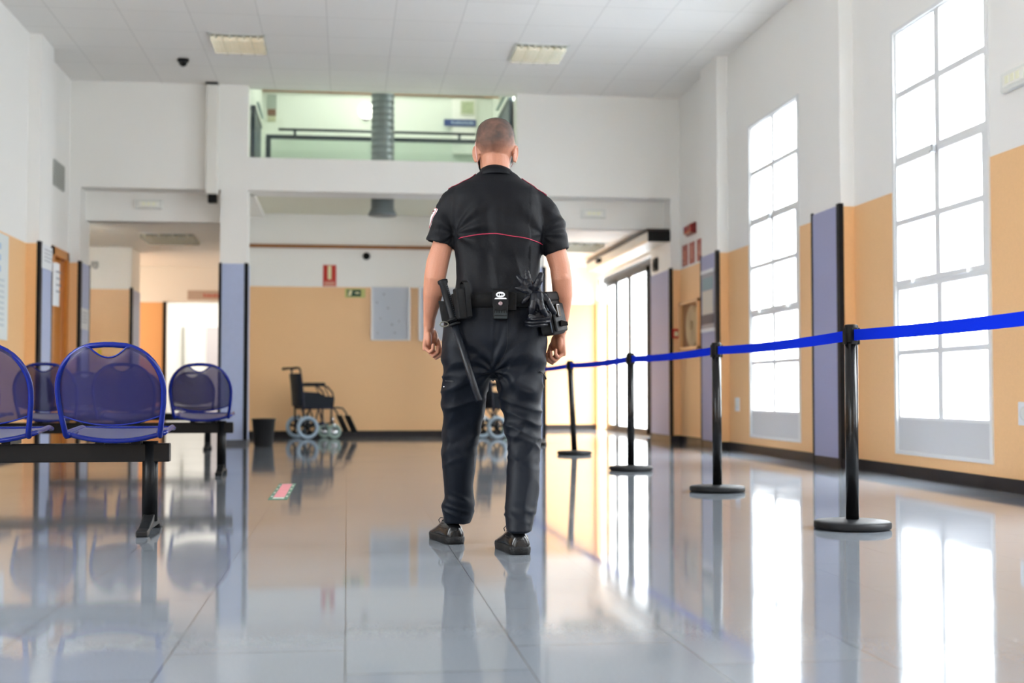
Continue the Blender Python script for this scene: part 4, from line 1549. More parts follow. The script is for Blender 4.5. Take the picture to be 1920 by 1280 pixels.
for v in [v for v in q.bm.verts if not v.link_faces]:
    q.bm.verts.remove(v)
bmesh.ops.subdivide_edges(q.bm, edges=q.bm.edges[:], cuts=1, use_grid_fill=True)
hair = q.build('hair', hair_mat(), man)
at = hair.data.attributes.new('hair_cover', 'FLOAT', 'POINT')
for v in hair.data.vertices:
    d = v.co.z - hairline(v.co)
    at.data[v.index].value = max(-0.45, min(0.45, -0.28 + d * 11))

# ---- face mask with ear loops
q = MB()
R = []
for k in range(-7, 8):
    a = math.radians(9.8 * k)
    col = []
    for j, z in enumerate((zc - 0.018, zc - 0.045, zc - 0.080, zc - 0.120, zc - 0.148)):
        rr = (0.118, 0.122, 0.115, 0.105, 0.09)[j]
        col.append(q.bm.verts.new(hd(rr * 0.68 * math.sin(a), 0.002 + rr * math.cos(a) * 1.08, z + 0.012 * abs(k) / 7 * (1 if j > 1 else -1))))
    R.append(col)
for a, b2 in zip(R, R[1:]):
    for j in range(4):
        q.bm.faces.new((a[j], a[j + 1], b2[j + 1], b2[j])).smooth = True
mk = q.build('face_mask', mat('mask_black', (28, 28, 32), 0.7), man)
sd = mk.modifiers.new('solid', 'SOLIDIFY')
sd.thickness = 0.002
for s in (-1, 1):
    q = MB()
    q.tube([hd(s * 0.078, 0.022, zc - 0.030), hd(s * 0.086, 0.004, zc - 0.005), hd(s * 0.088, -0.012, zc - 0.022), hd(s * 0.085, -0.014, zc - 0.060), hd(s * 0.078, 0.004, zc - 0.085), hd(s * 0.070, 0.02, zc - 0.105)], 0.0016, 6)
    q.build('ear_loop', mat('loop_pale', (226, 190, 190), 0.6), mk)

# ---- shirt
s = MB()
rows_loft(s, [(320, 904, 958, 0.006, 0.058), (324, 899, 964, 0.005, 0.068), (329, 893, 971, 0.004, 0.075), (337, 884, 978, 0.0, 0.082), (346, 864, 990, -0.002, 0.096), (357, 848, 1006, -0.004, 0.106), (370, 841, 1019, -0.006, 0.114), (392, 842, 1024, -0.008, 0.124), (430, 848, 1023, -0.008, 0.131),
              (455, 851.5, 1019, -0.006, 0.130), (490, 853, 1013, -0.004, 0.126), (520, 852.5, 1012, -0.002, 0.125), (540, 850, 1015, -0.002, 0.129), (556, 849, 1017.5, -0.002, 0.131), (566, 852, 1014, 0, 0.126), (574, 856, 1010, 0, 0.12)], 2.35)
def sleeve(pts, hem_l, hem_r, ydepth):
    """tube of elliptic sections, ending in a hollow hem"""
    P_ = [PP(x, y, d) for x, y, d, _ in pts]
    rings = []
    hl, hr = PP(*hem_l, ydepth), PP(*hem_r, ydepth)
    hc = (hl + hr) / 2
    ax = (hr - hl).normalized()
    n = 32
    def ring(c, ux, rx, ry, dz=Vector((0, 0, 0))):
        return [c + dz + ux * rx * math.cos(2 * PI * k / n) + Vector((0, 1, 0)) * ry * math.sin(2 * PI * k / n) for k in range(n)]
    dirn = (P_[-1] - hc).normalized() if False else None
    for (p, (_, _, _, r)) in zip(P_, pts):
        rings.append((p, r))
    out = []
    m = len(rings)
    for i, (p, r) in enumerate(rings):
        t = i / m
        u0 = Vector((1, 0, 0))
        up = (P_[0] - hc).normalized()
        ux = Vector((up.z, 0, -up.x)) if up.z > 0 else Vector((-up.z, 0, up.x))
        ux = (u0 * (1 - t) + ux * t).normalized()
        out.append(ring(p, ux, r, r * 0.98))
    rx = (hr - hl).length / 2
    out.append(ring(hc, ax, rx, rx * 0.98))
    inn = (P_[0] - hc).normalized()
    out.append(ring(hc + inn * 0.002, ax, rx - 0.011, rx * 0.98 - 0.011))
    out.append(ring(hc + inn * 0.045, ax, rx - 0.013, rx * 0.98 - 0.013))
    s.loft(out)
sleeve([(878, 347, -0.004, 0.035), (869, 355, -0.004, 0.056), (858, 368, -0.004, 0.064), (847, 390, -0.005, 0.067), (837, 418, -0.006, 0.0655), (830, 440, -0.008, 0.0625)], (797, 450), (850.5, 467), -0.01)
sleeve([(984, 355, -0.004, 0.036), (995, 363, -0.004, 0.057), (1006, 376, -0.004, 0.065), (1021, 402, -0.005, 0.0675), (1033, 430, -0.006, 0.064), (1040, 452, -0.008, 0.0585)], (1021.5, 482), (1068, 465.5), -0.01)
shirt_me = fused(s, 0.0055, 5, 0.5)
ARML, ARMR = PP(856, 440, 0), PP(1018, 445, 0)
def shirt_fold(c, n):
    x, y, z = c
    d = 0.0
    back = max(0.0, -n.y)
    # spine hollow and the broad soft folds beside it
    sx = x - 0.012 - 0.03 * (1.35 - z)
    if 1.05 < z < 1.5:
        e = min(1, (z - 1.05) / 0.12) * min(1, (1.5 - z) / 0.12)
        d += back * e * (-0.007 * gauss(sx, 0.022) + 0.0045 * gauss(sx + 0.045, 0.022) + 0.005 * gauss(sx - 0.045, 0.025))
    # folds running from the armpits towards the middle
    for P_, sg in ((ARML, 1), (ARMR, -1)):
        u, w = (x - P_.x) * sg, z - P_.z
        r = math.hypot(u, w)
        if r < 0.26:
            th = math.atan2(w, u)
            d += 0.0090 * (1 - r / 0.26) * min(1, r / 0.07) * math.sin(th * 7 + 9 * nz(x * 4, y * 4, z * 4)) * (0.35 + 0.65 * abs(n.y))
    # long soft vertical folds low on the back, cloth bloused over the belt
    if z < 1.28:
        e = min(1, (1.28 - z) / 0.15)
        d += 0.010 * e * (ridge(x * 11 + z * 3.5, y * 5, z * 2.2 + 7) - 0.5)
    if z < 1.12:
        d += 0.006 * gauss(z - 1.055, 0.02) * (1 + 0.8 * nz(x * 12, y * 12, 3))
    d += 0.0050 * nz(x * 8, y * 8, z * 6) + 0.004 * (ridge(x * 6 - z * 5, y * 5, z * 3 + 11) - 0.5)
    # sleeve creases
    hem = 1.0
    if abs(x - 0.0) > 0.19:
        hem = max(0.12, min(1, (z - (1.262 if x < 0 else 1.245) - 0.22 * max(0, abs(x) - 0.24)) / 0.06))
        d += 0.0045 * (ridge(x * 9 + z * 11, y * 6, z * 5 + 2) - 0.4)
        d *= hem
    return d
displaced(shirt_me, shirt_fold)
shirt = mobj('shirt', shirt_me, SHIRT, man)
st_tree = tree(shirt_me)
def on_back(px, py, off=0.001, src=None):
    p = PP(px, py, -0.12)
    h, n = hit(src or st_tree, (p.x, -1.0, p.z), (0, 1, 0))
    return (h + n * off) if h else Vector((p.x, -0.13, p.z))
# crimson line across the back
pts = []
key = [(860, 445), (875, 443), (890, 440.8), (905, 438.8), (918, 438), (930, 438.6), (945, 441), (960, 443.4), (975, 445), (990, 447.2), (1005, 450.8), (1015, 453.6), (1019, 455)]
for (a, b2) in zip(key, key[1:]):
    for t in (0, 0.33, 0.66):
        pts.append(on_back(a[0] + (b2[0] - a[0]) * t, a[1] + (b2[1] - a[1]) * t))
q = MB()
q.tube(pts, 0.0019, 8)
q.build('back_piping', PIPE, shirt)
# epaulettes with crimson edges along the shoulders
def on_top(x, y, off=0.001):
    h, n = hit(st_tree, (x, y, 2.0), (0, 0, -1))
    return (h + n * off) if h else Vector((x, y, 1.45))
for x0, x1 in ((PP(893, 340, 0).x, PP(842, 360, 0).x), (PP(977, 345, 0).x, PP(1024, 368, 0).x)):
    q = MB()
    rings = []
    for k in range(9):
        t = k / 8
        x = x0 + (x1 - x0) * t
        w2 = 0.020 + 0.006 * t
        a_, c_ = on_top(x, -0.004 - w2, 0.003), on_top(x, -0.004 + w2, 0.003)
        m_ = on_top(x, -0.004, 0.005)
        dn = Vector((0, 0, -0.004))
        rings.append([a_, m_, c_, c_ + dn, m_ + dn, a_ + dn])
    q.loft(rings, smooth=True)
    ep = q.build('epaulette', SHIRT, shirt)
    q = MB()
    q.tube([r[0] for r in rings], 0.0013, 6)
    q.build('epaulette_piping', PIPE, ep)
# collar: stand and fold-over
q = MB()
rings = []
n = 44
for (py, l, r, cy, hy, g) in ((329.0, 893, 972, 0.003, 0.074, 0.0), (330.0, 889.5, 975.5, 0.003, 0.0825, 0.0), (328.5, 889.5, 975.0, 0.003, 0.084, 0.0), (319, 897, 966, 0.006, 0.074, 0.0), (314.0, 901.5, 958, 0.010, 0.066, 0.0), (312.8, 904, 955.5, 0.010, 0.061, 0.0), (314.5, 906, 953, 0.010, 0.057, 0.0), (332, 905, 955, 0.006, 0.058, 0)):
    A, B = PP(l, py, cy), PP(r, py, cy)
    ring = []
    for k in range(n):
        a = 2 * PI * k / n
        # the collar sits lower at the front and right, as the neck leans
        yy = hy * math.sin(a)
        z = A.z - 0.024 * max(0, math.sin(a)) - (0.020 if 318 < py < 330 else 0.010) * (abs(math.cos(a) + 0.1) ** 2)
        ring.append(((A.x + B.x) / 2 + (B.x - A.x) / 2 * math.cos(a), cy + yy, z))
    rings.append(ring)
q.loft(rings, cap0=False, cap1=False)
col = q.build('collar', SHIRT, shirt)
# shield patch on the left sleeve
q = MB()
c0 = PP(815, 408, -0.03)
hL, nL = hit(st_tree, (c0.x - 0.5, -0.018, c0.z), (1, 0, 0))
if hL is None:
    hL, nL = c0, Vector((-1, -0.4, 0.2))
nL = (nL + Vector((-0.4, 0.0, 0))).normalized()
uz = (Vector((0.30, 0, 1)) - nL * nL.dot(Vector((0.30, 0, 1)))).normalized()
ux = uz.cross(nL).normalized()
shield = [(-0.026, 0.040), (-0.013, 0.044), (0, 0.046), (0.013, 0.044), (0.026, 0.040), (0.029, 0.025), (0.029, 0.006), (0.025, -0.012), (0.017, -0.028), (0.0, -0.044), (-0.017, -0.028), (-0.025, -0.012), (-0.029, 0.006), (-0.029, 0.025)]
def shield_ring(k, off):
    out = []
    for u, w in shield:
        p = hL + ux * u * k + uz * w * k
        h, nn = hit(st_tree, p + nL * 0.2, -nL)
        out.append((h if h else p) + nL * off)
    return out
def patch(mb):
    rr = [shield_ring(1.0, -0.002)] + [shield_ring(k, 0.003) for k in (1.0, 0.8, 0.6, 0.4, 0.2, 0.05)]
    mb.loft(rr, cap0=False)
patch(q)
pb = q.build('shield_patch', mat('patch_white', (224, 224, 226), 0.6), shirt)
q = MB()
o_ = shield_ring(0.98, 0.003)
q.tube(o_, 0.0016, 6, closed=True)
q.build('patch_border', mat('patch_border_red', (170, 60, 72), 0.6), pb)
q = MB()
def on_patch(u, w, off=0.0035):
    p = hL + ux * u + uz * w
    h, nn = hit(st_tree, p + nL * 0.2, -nL)
    return (h if h else p) + nL * off
q.tube([on_patch(u, 0.030) for u in (-0.018, -0.009, 0, 0.009, 0.018)], 0.003, 8)
q.tube([on_patch(u, 0.020) for u in (-0.014, -0.005, 0.005, 0.014)], 0.002, 8)
q.build('patch_emblem', mat('patch_dark_red', (120, 34, 50), 0.6), pb)

# ---- trousers
s = MB()
rows_loft(s, [(556, 853, 1014, 0.0, 0.126), (568, 849, 1018, 0.0, 0.13), (585, 841, 1020, 0.0, 0.134), (606, 832, 1024, -0.003, 0.138), (640, 828, 1026.5, -0.006, 0.138), (672, 828, 1024, -0.006, 0.128), (700, 831, 1018, -0.004, 0.10), (712, 850, 1000, 0.0, 0.06)], 2.4)
rows_loft(s, [(600, 838, 925, -0.008, 0.11), (650, 828, 927, -0.008, 0.122), (690, 827.5, 926, 0.0, 0.122), (715, 828, 919, 0.01, 0.115), (740, 828.5, 911.5, 0.022, 0.108), (770, 828.5, 906.5, 0.045, 0.101), (800, 828, 901.5, 0.068, 0.096), (830, 827.5, 896.5, 0.085, 0.093),
              (851, 826, 892.5, 0.092, 0.093), (880, 829, 891, 0.100, 0.093), (905, 832, 888.5, 0.108, 0.090), (926, 834, 888.5, 0.118, 0.087), (945, 829.5, 889.5, 0.128, 0.086), (957, 827.5, 889, 0.134, 0.087), (968, 831, 886, 0.138, 0.080), (979, 833, 882.5, 0.142, 0.074)], 2.3)
rows_loft(s, [(600, 928, 1020, -0.008, 0.11), (650, 925, 1026, -0.008, 0.122), (690, 925.5, 1021.5, -0.010, 0.122), (715, 929, 1019.5, -0.012, 0.118), (740, 935, 1018.5, -0.016, 0.112), (770, 941, 1016.5, -0.024, 0.104), (800, 946, 1015, -0.036, 0.098), (825, 950, 1014, -0.05, 0.095),
              (860, 950.5, 1012.5, -0.085, 0.092), (890, 950, 1012, -0.115, 0.090), (915, 948.5, 1011, -0.14, 0.088), (940, 947, 1008, -0.168, 0.084), (965, 944.5, 1004.5, -0.195, 0.080), (985, 947.5, 999.5, -0.215, 0.072), (996, 949, 998, -0.226, 0.070)], 2.3)
tr_me = fused(s, 0.0055, 5, 0.5)
CR = PP(924, 700, -0.05)
def trouser_fold(c, n):
    x, y, z = c
    d = 0.0
    if z > 1.0:
        return 0.0015 * nz(x * 10, y * 10, z * 10)
    # folds fanning out of the crotch over the seat
    u, w = x - CR.x, z - CR.z
    r = math.hypot(u, w)
    if r < 0.32 and n.y < 0.4:
        th = math.atan2(w, abs(u))
        d += 0.0075 * (1 - r / 0.32) * min(1, r / 0.04) * math.sin(th * 9 + 7 * nz(x * 5 + 3, y * 4, z * 5)) * (1.1 if u > 0 else 0.65)
    right = x > CR.x
    # slanting pulls behind thigh and knee
    if 0.30 < z < 0.86:
        e = min(1, (z - 0.30) / 0.12) * min(1, (0.86 - z) / 0.1)
        k = (z + 0.42 * (x - CR.x) * (1 if right else -1))
        d += (0.010 if right else 0.007) * e * (ridge(x * 3.2, y * 5, k * 16) - 0.45)
        d += 0.006 * e * (ridge(x * 7 + 4, y * 4, (z - 0.7 * x) * 11) - 0.45)
    # stacking above the cuffs
    zc_ = 0.165 if not right else 0.16
    e = gauss(z - zc_, 0.05 if not right else 0.035)
    d += (0.010 if not right else 0.006) * e * (ridge(x * 5, y * 5, z * 26 + x * 9) - 0.5)
    # knee hollow of each leg, long vertical swell down the calves
    d += 0.005 * (ridge(x * 11, y * 7, z * 2.6 + 5) - 0.45) * min(1, max(0, (0.6 - z) / 0.2))
    d += 0.004 * nz(x * 8, y * 8, z * 6)
    return d
displaced(tr_me, trouser_fold)
trousers = mobj('trousers', tr_me, TROU, man)
tr_tree = tree(tr_me)
def on_seat(px, py, off=0.001):
    return on_back(px, py, off, tr_tree)
q = MB()
q.tube([on_seat(951 - 0.0 * t, 600 + 9 * t, 0.0006) for t in range(6)] + [on_seat(950, 652), on_seat(946, 664), on_seat(938, 680), on_seat(930, 694)], 0.0012, 6)
q.build('back_seam', mat('seam_dark', (12, 15, 20), 0.7), trousers)
q = MB()
for k in range(2):
    q.tube([on_seat(833 + 4.5 * t, 712.5 + 1.2 * k + 0.4 * t, 0.001) for t in range(5)], 0.0011, 6)
q.build('left_pocket_zip', mat('zip_dark', (40, 44, 50), 0.4), trousers)
q = MB()
a_ = PP(1017, 701, -0.02)
q.tube([PP(1012, 697, -0.09), PP(1017, 699, -0.07), PP(1020, 702, -0.055), PP(1022, 706, -0.05), PP(1024, 711, -0.05)], [0.003, 0.002, 0.002, 0.0035, 0.0035], 8)
q.build('zip_pull', BLKP, trousers)
q = MB()
q.ball(on_seat(831.5, 725, 0.001), 0.004)
q.build('rivet', CHROME, trousers)

# ---- belt round the waist
q = MB()
rings = []
for (py, g) in ((552, 0.003), (553, 0.0075), (579, 0.0095), (580, 0.004)):
    A, B = PP(849 if py < 560 else 842, py, 0), PP(1018 if py < 560 else 1020, py, 0)
    rings.append(sring((A.x + B.x) / 2, 0.0, A.z, (B.x - A.x) / 2 + g, 0.134 + g, n=64, p=2.4))
q.loft(rings, cap0=True, cap1=True)
belt = q.build('duty_belt', NYLON, man, bevel=0.0)
for px in (872, 960):
    q = MB()
    p = PP(px, 566, -0.14)
    q.box(p.x - 0.018, p.x + 0.018, -0.153, -0.13, p.z - 0.036, p.z + 0.036)
    q.build('belt_keeper', NYLON, belt, bevel=0.004)

# ---- shoes
def shoe(heel, ang, dz=0.0):
    """heel: point on the floor under the back of the heel; toe points forward, turned by ang"""
    M = Matrix.Translation((heel.x, heel.y, 0)) @ Matrix.Rotation(ang, 4, 'Z')
    KEY = [(-0.006, .022, .060, .014), (0.004, .036, .080, .012), (0.03, .0425, .092, .012), (0.07, .0435, .100, .012), (0.11, .043, .102, .012), (0.145, .046, .090, .012), (0.18, .050, .072, .012), (0.215, .0515, .060, .012), (0.25, .046, .051, .012), (0.275, .034, .044, .012), (0.289, .016, .036, .014)]
    # denser stations along a smooth curve
    st_ = []
    for i in range(len(KEY) - 1):
        p0, p1, p2, p3 = KEY[max(i - 1, 0)], KEY[i], KEY[i + 1], KEY[min(i + 2, len(KEY) - 1)]
        for t in (0, 0.33, 0.66):
            st_.append(tuple(0.5 * (2 * b_ + (c_ - a_) * t + (2 * a_ - 5 * b_ + 4 * c_ - d_) * t * t + (3 * b_ - a_ - 3 * c_ + d_) * t ** 3) for a_, b_, c_, d_ in zip(p0, p1, p2, p3)))
    st_.append(KEY[-1])
    rings = []
    n = 36
    for y, hw, top, bot in st_:
        ring = []
        for k in range(n):
            a = 2 * PI * k / n
            ca, sa = math.cos(a), math.sin(a)
            zz = bot + (top - bot) * (0.36 + 0.64 * sa if sa > 0 else 0.36 + 0.36 * sa)
            xx = hw * math.copysign(abs(ca) ** 0.8, ca) * (1 - 0.22 * max(0, sa) ** 1.5)
            ring.append(M @ Vector((xx, y, zz)))
        rings.append(ring)
    q = MB()
    q.loft(rings)
    up = q.build('shoe', LEATHER, man)
    # sole: smooth outline, thicker block under the heel
    q = MB()
    def outline(g):
        L_ = []
        for i in range(40):
            t = 2 * PI * i / 40
            y = 0.1415 - (0.1515 + g) * math.cos(t)
            yy = min(max(y, -0.004), 0.288)
            j = min(range(len(st_)), key=lambda m_: abs(st_[m_][0] - yy))
            e = math.sin(t)
            hw = st_[j][1] + 0.0035 + g
            # half width from the upper, closed roundly at both ends
            end = min(1.0, abs(e) / 0.36)
            hw = min(hw, (0.047 if y < 0.14 else 0.056) + g) * math.sqrt(max(0, 1 - (1 - end) ** 2)) if end < 1 else hw
            L_.append((math.copysign(hw, e), y))
        return L_
    A = [[M @ Vector((x, y, z)) for x, y in outline(g)] for z, g in ((0.0, -0.004), (0.003, -0.001), (0.012, 0.0), (0.022, 0.001), (0.029, 0.0), (0.033, -0.003))]
    q.loft(A)
    q.build('sole', SOLE, up)
    q = MB()
    for side in (-1, 1):
        for k in range(1):
            pass
    pts = []
    for k in range(15):
        t = PI * k / 14
        y = 0.085 - 0.0925 * math.sin(t)
        j = min(range(len(st_)), key=lambda m_: abs(st_[m_][0] - max(y, -0.004)))
        pts.append(M @ Vector((math.cos(t) * 0.0435, y, 0.056 + 0.012 * abs(math.cos(t)))))
    q.tube(pts, 0.0016, 6)
    q.build('heel_seam', LEATHER, up)
    q = MB()
    for k in range(4):
        y = 0.125 + 0.017 * k
        z = 0.098 - 0.0095 * k
        q.tube([M @ Vector((-0.026, y, z - 0.008)), M @ Vector((0, y, z + 0.003)), M @ Vector((0.026, y, z - 0.008))], 0.0025, 6)
    q.tube([M @ Vector((-0.015, 0.118, 0.100)), M @ Vector((-0.034, 0.116, 0.104)), M @ Vector((-0.042, 0.12, 0.094)), M @ Vector((-0.036, 0.124, 0.082))], 0.002, 6)
    q.build('laces', mat('black_laces', (24, 24, 26), 0.8), up)
def floor_pt(px, py):
    a, b = (px - 960) / 2400.0, (640 - py) / 2400.0
    up = _sp + b * _cp
    t = -CAM_H / up
    return Vector((a * t - XO, (_cp - b * _sp) * t - ZO, 0))
shoe(floor_pt(854.5, 1020), math.radians(19))
shoe(floor_pt(977, 1040), math.radians(14))

# ---- things hanging on the belt (each its own thing, in the man's frame)
MW = Matrix.Translation(MAN) @ Matrix.Rotation(-CAM_YAW, 4, 'Z')
def worn(name, loc, label, cat):
    w = MW @ Vector(loc)
    r = thing(name, w, label, cat, None, -CAM_YAW)
    return r, Vector(loc)
# baton through its ring
top, rg, bot = PP(829.5, 526, -0.115), PP(851, 604, -0.150), PP(898.5, 752, -0.150)
r, o = worn('baton', rg, 'long black baton hanging at the left hip of the man', 'baton')
q = MB()
q.tube([top - o, top + (rg - top) * 0.06 - o, top + (rg - top) * 0.10 - o, top + (rg - top) * 0.9 - o, rg - o], [0.0215, 0.021, 0.0165, 0.0165, 0.0165], 20)
gr = q.build('grip', mat('baton_grip', (15, 18, 22), 0.45, spec=0.2), r)
q = MB()
d = (rg - top)
side = Vector((0.8, -0.6, 0.2)).normalized()
for k in range(16):
    p = top + d * (0.14 + 0.72 * k / 15) - o
    q.ball(p + side * 0.0155, 0.003, nu=8, nv=6)
q.build('grip_studs', mat('stud_grey', (70, 76, 88), 0.4), gr)
q = MB()
q.tube([rg - o, rg + (bot - rg) * 0.985 - o, bot - o], [0.0145, 0.0145, 0.0125], 20)
q.build('shaft', mat('baton_shaft', (16, 20, 27), 0.34, spec=0.25), r)
q = MB()
dn = (bot - rg).normalized()
e1 = dn.cross(Vector((0, 1, 0))).normalized()
e2 = dn.cross(e1)
for off in (-0.012, 0.008):
    q.tube([e1 * 0.021 * math.cos(2 * PI * k / 20) + e2 * 0.021 * math.sin(2 * PI * k / 20) + dn * off for k in range(20)], 0.0055, 8, closed=True)
q.build('ring_collar', BLKP, r)
r, o = worn('baton_holder', PP(838, 598, -0.12), 'black baton ring holder strapped below the belt', 'holder')
q = MB()
q.prism([(-0.035, 0.075), (0.02, 0.07), (0.03, -0.01), (0.01, -0.03), (-0.02, -0.01)], -0.02, 0.005, 'y')
q.build('strap', NYLON, r, bevel=0.004)
q = MB()
q.tube([(-0.01 + 0.018 * math.cos(2 * PI * k / 18), -0.024, -0.022 + 0.010 * math.sin(2 * PI * k / 18)) for k in range(18)], 0.003, 6, closed=True)
q.build('metal_ring', mat('dull_steel', (110, 112, 104), 0.35, 0.8), r)
# open holder left of the middle
c = PP(869, 562, -0.165)
r, o = worn('torch_pouch', c, 'tall black open-topped pouch on the belt beside the baton', 'pouch')
M = Matrix.Rotation(math.radians(28), 4, 'Z') @ Matrix.Rotation(math.radians(-7), 4, 'Y')
q = MB()
q.box(-0.036, 0.022, -0.018, 0.022, -0.078, 0.05, M)
q.build('body', NYLON, r, bevel=0.008, seg=3)
q = MB()
pts = [(0.018, -0.022, -0.07), (0.020, -0.022, 0.045), (0.018, -0.02, 0.07), (0.018, 0.0, 0.079), (0.018, 0.02, 0.07), (0.020, 0.022, 0.045)]
A = [[M @ Vector((p[0] - 0.019, p[1], p[2])), M @ Vector((p[0] + 0.004, p[1], p[2])), M @ Vector((p[0] + 0.004, p[1] * 0.86, p[2] - 0.004)), M @ Vector((p[0] - 0.019, p[1] * 0.86, p[2] - 0.004))] for p in pts]
q.loft(A, smooth=False)
q.build('strap_loop', NYLON, r, bevel=0.001)
# small pouch with the white mark
c = PP(938.5, 570, -0.168)
r, o = worn('belt_pouch', c, 'small black belt pouch with white emblem at the middle of the back', 'pouch')
q = MB()
q.box(-0.031, 0.031, -0.018, 0.022, -0.064, 0.05)
q.build('body', NYLON, r, bevel=0.008, seg=3)
q = MB()
A = []
for k in range(13):
    x = -0.0325 + 0.065 * k / 12
    zb = -0.006 - 0.020 * (1 - abs(x / 0.0325) ** 3)
    A.append([(x, -0.0225, zb), (x, -0.0225, 0.055), (x, -0.012, 0.063), (x, 0.02, 0.063), (x, 0.02, 0.058), (x, -0.012, 0.056), (x, -0.0185, 0.05), (x, -0.0185, zb)])
q.loft(A, smooth=False)
fl_ = q.build('flap', NYLON, r, bevel=0.001)
WM = mat('emblem_white', (226, 228, 232), 0.5)
q = MB()
q.tube([(0.0155 * math.cos(2 * PI * k / 24), -0.0238, 0.037 + 0.0085 * math.sin(2 * PI * k / 24)) for k in range(24)], 0.0032, 8, closed=True, flat=0.5)
q.build('emblem_oval', WM, fl_)
q = MB()
q.tube([(0.001 + 0.0055 * math.cos(2 * PI * k / 16), -0.0238, 0.037 + 0.0055 * math.sin(2 * PI * k / 16)) for k in range(16)], 0.0014, 6, closed=True)
q.build('emblem_eye', WM, fl_)
q = MB()
q.prism([(-0.025, 0.019), (-0.020, 0.0245), (0.022, 0.0245), (0.026, 0.019)], -0.0245, -0.0222, 'y')
q.build('emblem_bar', WM, fl_)
q = MB()
q.lathe([(0, 0), (0.009, 0), (0.0085, 0.003), (0.005, 0.0045), (0, 0.0045)], (0, -0.0222, 0.001), 20, Matrix.Rotation(PI / 2, 4, 'X'))
q.build('snap_button', mat('snap_steel', (150, 130, 132), 0.3, 0.7), fl_)
q = MB()
for k in range(5):
    x = -0.02 + 0.01 * k
    q.prism([(x - 0.003, -0.038), (x + 0.003, -0.038), (x, -0.024)], -0.0205, -0.017, 'y')
q.box(-0.026, 0.026, -0.0205, -0.017, -0.046, -0.038)
q.box(-0.026, 0.026, -0.0215, -0.017, -0.060, -0.050)
q.build('webbing_pattern', mat('webbing_grey', (44, 49, 51), 0.7, spec=0.15), r)
# gloves tucked into the belt
def glove(name, hub, fingers, palm, cuff, label, yd):
    c = PP(hub[0], hub[1], yd)
    r, o = worn(name, c, label, 'glove')
    r['group'] = 'pair of black leather gloves'
    s_ = MB()
    for (pts) in fingers:
        P_ = [PP(x, y, d) - o for x, y, d, rr in pts]
        s_.tube(P_, [rr for *_, rr in pts], 14)
        s_.ball(P_[-1], pts[-1][3] * 0.98)
    for (x, y, d, a, b3, c3) in palm:
        s_.ball(PP(x, y, d) - o, a, b3, c3)
    me = fused(s_, 0.0025, 2, 0.5)
    displaced(me, lambda p, n: 0.0020 * nz(p.x * 50, p.y * 50, p.z * 36) + 0.0005 * math.sin(p.z * 330 + 9 * nz(p.x * 25, p.y * 25, p.z * 25)))
    mobj('glove_hand', me, GLOVE, r)
    if cuff:
        q = MB()
        q.loft([[PP(x + u, y + w, d) - o for (u, w, d) in ring] for x, y, ring in cuff])
        q.build('cuff', GLOVE, r, bevel=0.004)
    return r
glove('leather_glove', (996, 548), [
    [(1000, 548, -0.165, .012), (988, 540, -0.18, .013), (980, 529, -0.185, .0135), (971, 519, -0.18, .010)],
    [(999, 548, -0.165, .012), (994, 535, -0.185, .014), (990, 522, -0.19, .0145), (987.5, 509, -0.185, .0105)],
    [(1002, 548, -0.165, .013), (1006, 536, -0.18, .016), (1011, 525, -0.185, .015), (1014, 515, -0.18, .0115)],
    [(998, 550, -0.17, .012), (986, 545, -0.185, .013), (976, 541, -0.185, .012), (968, 540, -0.18, .008)],
    [(998, 552, -0.17, .012), (990, 558, -0.185, .012), (984, 564, -0.185, .010), (980, 567, -0.18, .007)]],
    [(1000, 550, -0.16, 0.022, 0.016, 0.02)], None, 'black leather glove fanned upward from the belt at the right hip', -0.165)
glove('leather_glove', (1008, 552), [
    [(1002, 552, -0.185, .016), (1001, 565, -0.20, .016), (998, 577, -0.20, .0165), (996, 584, -0.195, .012)],
    [(1010, 550, -0.185, .015), (1013, 565, -0.20, .0155), (1017, 579, -0.20, .0145), (1024, 590, -0.19, .010)],
    [(1018, 552, -0.175, .013), (1026, 564, -0.185, .013), (1034, 578, -0.18, .0125), (1040, 586, -0.17, .009)],
    [(1008, 556, -0.185, .013), (1008, 568, -0.19, .012), (1009, 580, -0.185, .011)]],
    [(1008, 554, -0.178, 0.03, 0.018, 0.022), (1012, 592, -0.165, 0.05, 0.016, 0.03)], None,
    'black leather glove hanging fingers down at the right hip', -0.175)
q = MB()
rb = bpy.data.objects['leather_glove.001']
o = Vector(PP(1008, 552, -0.175))
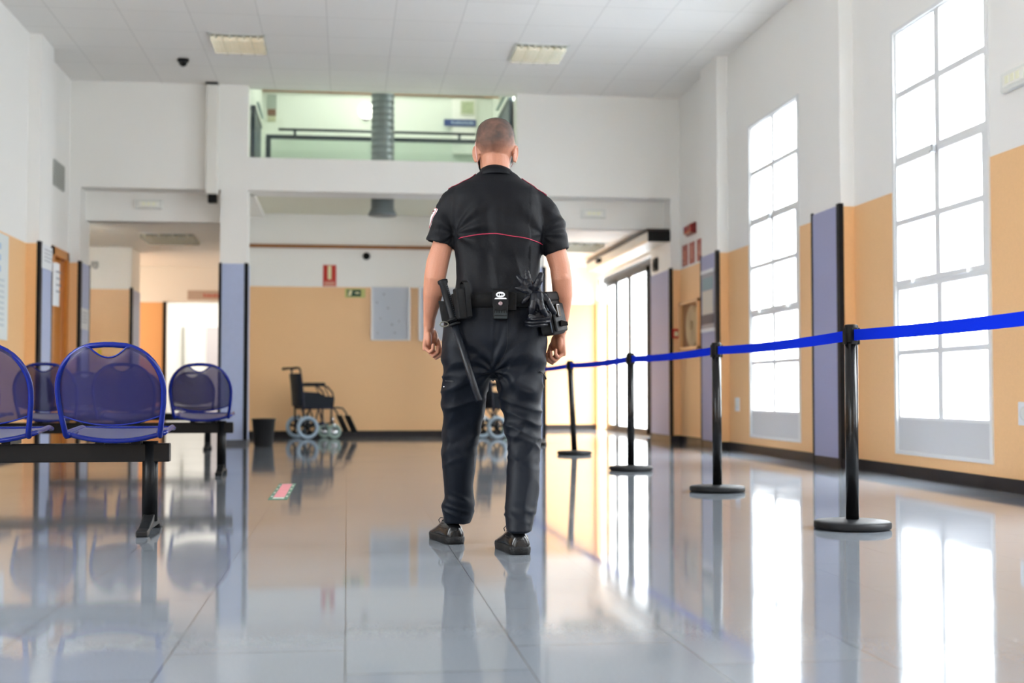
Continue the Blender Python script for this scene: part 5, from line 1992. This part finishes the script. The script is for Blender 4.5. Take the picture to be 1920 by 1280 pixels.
for k, (y0, w0) in enumerate(((598, 0.045), (604, 0.052), (610, 0.044))):
    q = MB()
    c_ = PP(1010 - 2 * k, y0, -0.165) - o
    q.tube([c_ + Vector((-w0, 0.006, 0.002)), c_ + Vector((-w0 * 0.4, -0.012, -0.003)), c_ + Vector((w0 * 0.3, -0.012, 0.001)), c_ + Vector((w0, 0.004, 0.004))], [0.006, 0.0075, 0.0075, 0.006], 10)
    q.build('cuff_fold', GLOVE, rb)
# utility pouch on the right hip
c = PP(1037, 588, -0.06)
r, o = worn('utility_pouch', c, 'bulky black utility pouch on the right hip beside the gloves', 'pouch')
M = Matrix.Rotation(math.radians(-12), 4, 'Y') @ Matrix.Rotation(math.radians(-25), 4, 'Z')
q = MB()
q.box(-0.042, 0.020, -0.075, 0.06, -0.088, 0.085, M)
q.build('body', NYLON, r, bevel=0.014, seg=3)
q = MB()
q.box(0.018, 0.032, -0.068, 0.052, -0.08, 0.04, M)
q.build('front_pocket', NYLON, r, bevel=0.008, seg=3)
q = MB()
q.box(-0.045, 0.026, -0.078, 0.063, 0.05, 0.092, M)
q.build('lid', NYLON, r, bevel=0.012, seg=3)
q = MB()
for z0 in (-0.02,):
    q.tube([M @ Vector((0.012, -0.078, z)) for z in (-0.08, -0.03, 0.03, 0.08)], 0.003, 6)
q.build('zip', mat('zip_sheen', (70, 80, 92), 0.3, 0.4), r)
q = MB()
q.box(0.030, 0.044, -0.05, -0.015, -0.02, 0.035, M)
q.build('buckle', mat('buckle_gloss', (20, 20, 22), 0.15), r, bevel=0.005)
q = MB()
q.prism([(0.030, -0.055), (0.062, -0.05), (0.058, -0.035), (0.03, -0.028)], -0.05, -0.02, 'y')
q.build('strap_end', NYLON, r, bevel=0.002)

# ---------------------------------------------------------------- added fill lights, all out of view
area('far_room_fill', (-2.9, 25.0, 2.88), (0, 0, 0), 2.2, 3.5, 20, (1.0, 0.97, 0.93))  # added unseen light, brightens the room behind the doorway
area('gallery_fill', (0.5, 17.8, 5.55), (0, 0, 0), 2.4, 1.6, 7, (0.98, 1.0, 0.94))  # extra light put above the gallery opening to brighten its walls
area('corridor_end_fill', (-4.5, 21.35, 1.5), (0, -PI / 2, 0), 2.0, 1.5, 6.5, (1.0, 0.84, 0.66))  # hidden warm light added to brighten the corridor's end wall
